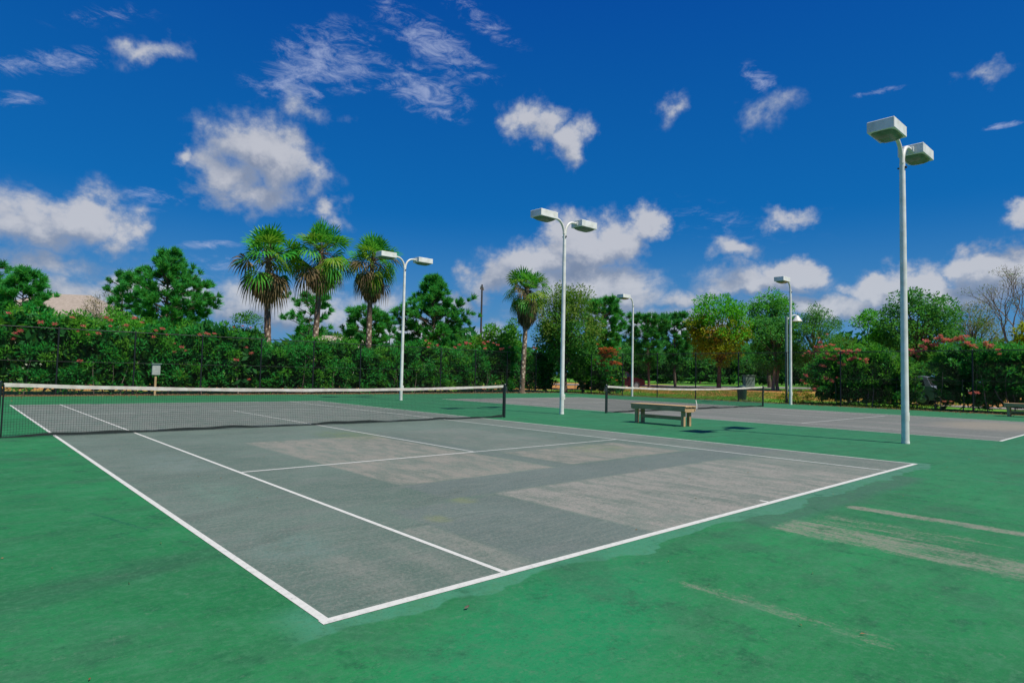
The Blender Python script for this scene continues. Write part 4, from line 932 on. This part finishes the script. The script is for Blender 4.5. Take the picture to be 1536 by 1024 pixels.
def fbm(t,uv,full=True):
    p=t.map(uv,(0,0,0),(0,0,0),(1,1.3,1)); n1=t.noise(p,10,9 if full else 5,.64,.25)
    if not full: return t.m('MULTIPLY',t.m('SUBTRACT',n1,.5),2.6)
    n2=t.n('ShaderNodeTexVoronoi',feature='F1'); w_=t.noise(p,26,3,.65,0,1); t.put(n2.inputs['Vector'],t.vm('ADD',p,t.vm('SCALE',w_,sc=.05))); n2.inputs['Scale'].default_value=24
    return t.m('ADD',t.m('MULTIPLY',t.m('SUBTRACT',n1,.5),2.6),t.m('MULTIPLY',t.m('SUBTRACT',.40,n2.outputs[0]),.45))
SKM=1/.12
base=t.mix(1.,sky.outputs[0],(.10,.62,1.55),'MULTIPLY')
skc=t.mix(t.ss(EL,0,.62,0,1,'LINEAR'),t.vm('SCALE',(.004,.155,.37),sc=SKM),t.vm('SCALE',(.0005,.049,.27),sc=SKM))
SKC=t.mix(.12,skc,base)
def clouds(cu,ci):
    """cumulus blobs and cirrus streaks of one stretch of sky, as a background closure"""
    b=t.n('ShaderNodeBackground'); b.inputs[1].default_value=.12
    N0=fbm(t,UV); off=t.vm('ADD',UV,(.010,.020,0)); N1=fbm(t,off,False)
    F0=field(t,UW,cu) if cu else t.m('MULTIPLY',t.m('SUBTRACT',t.noise(UV,2.2,2),.56),6.)
    D0=t.m('ADD',t.m('MULTIPLY',F0,1.3),t.m('MULTIPLY',N0,.80))
    F1=field(t,t.vm('ADD',UW,(.012,.038,0)),cu) if cu else F0
    A0=t.m('MULTIPLY',t.ss(D0,.02,.82,0,.92),t.ss(F0,-.15,.50,.25,.97))
    lit=t.ss(t.m('ADD',t.m('MULTIPLY',t.m('SUBTRACT',F0,F1),1.15),t.m('MULTIPLY',t.m('SUBTRACT',N0,N1),.75)),-.42,.72)
    soft=t.ss(D0,.30,1.25)
    hi=t.mix(t.ss(D0,.25,.9),(.32,.38,.49),(.51,.52,.56)); lo=t.mix(soft,(.25,.31,.43),(.19,.23,.32))
    cc=t.mix(lit,lo,hi); 
    cc=t.mix(t.ss(EL,.06,.20,.62,0),cc,t.mix(lit,(.14,.21,.33),(.51,.54,.59)))
    cs=t.mix(t.ss(EL,-.01,.26,.85,0),SKC,t.vm('SCALE',(.11,.27,.47),sc=SKM))
    if ci:
        FC=field(t,UV,ci); nc=t.noise(t.map(UV,(0,0,0),(0,0,R(38)),(1,2.6,1)),22,9,.72,.5)
        AC=t.m('MULTIPLY',t.ss(t.m('ADD',t.m('MULTIPLY',FC,.85),t.m('MULTIPLY',t.m('SUBTRACT',nc,.5),3.0)),.10,1.25),t.ss(FC,0,.30)); AC=t.m('MULTIPLY',AC,.62)
        cs=t.mix(AC,cs,t.vm('SCALE',(.42,.48,.66),sc=SKM))
    c=t.mix(A0,cs,t.vm('SCALE',cc,sc=SKM)); t.put(b.inputs[0],c); return b.outputs[0]
def mixs(f,a,b_):
    m_=t.n('ShaderNodeMixShader'); t.put(m_.inputs[0],f); t.put(m_.inputs[1],a); t.put(m_.inputs[2],b_); return m_.outputs[0]
def sel(L,u0,u1): return [b for b in L if b[0]+b[2]*1.15>u0-50 and b[0]-b[2]*1.15<u1+50]
cuts=[-400,330,640,1040,1310,2000]
secs=[clouds(sel(CU,a,b),sel(CI,a,b)) for a,b in zip(cuts[:-1],cuts[1:])]
acc=secs[0]
for k,u in enumerate(cuts[1:-1]): acc=mixs(t.m('GREATER_THAN',AZ,azel(u,300)[0]),acc,secs[k+1])
other=clouds([],[])
inside=t.m('MULTIPLY',t.m('GREATER_THAN',AZ,azel(-400,300)[0]),t.m('LESS_THAN',AZ,azel(1990,300)[0]))
acc=mixs(inside,other,acc)
t.put(bg.inputs[0],t.vm('SCALE',(.05,.12,.14),sc=SKM))
acc=mixs(t.m('GREATER_THAN',EL,-.02),bg.outputs[0],acc)
nt.links.new(acc,out.inputs[0])
w.cycles.sampling_method='NONE'
sc.view_settings.view_transform='Standard'; sc.view_settings.look='None'; sc.view_settings.exposure=.14; sc.view_settings.gamma=1
sc.render.engine='CYCLES'
sc.cycles.max_bounces=6; sc.cycles.transparent_max_bounces=8
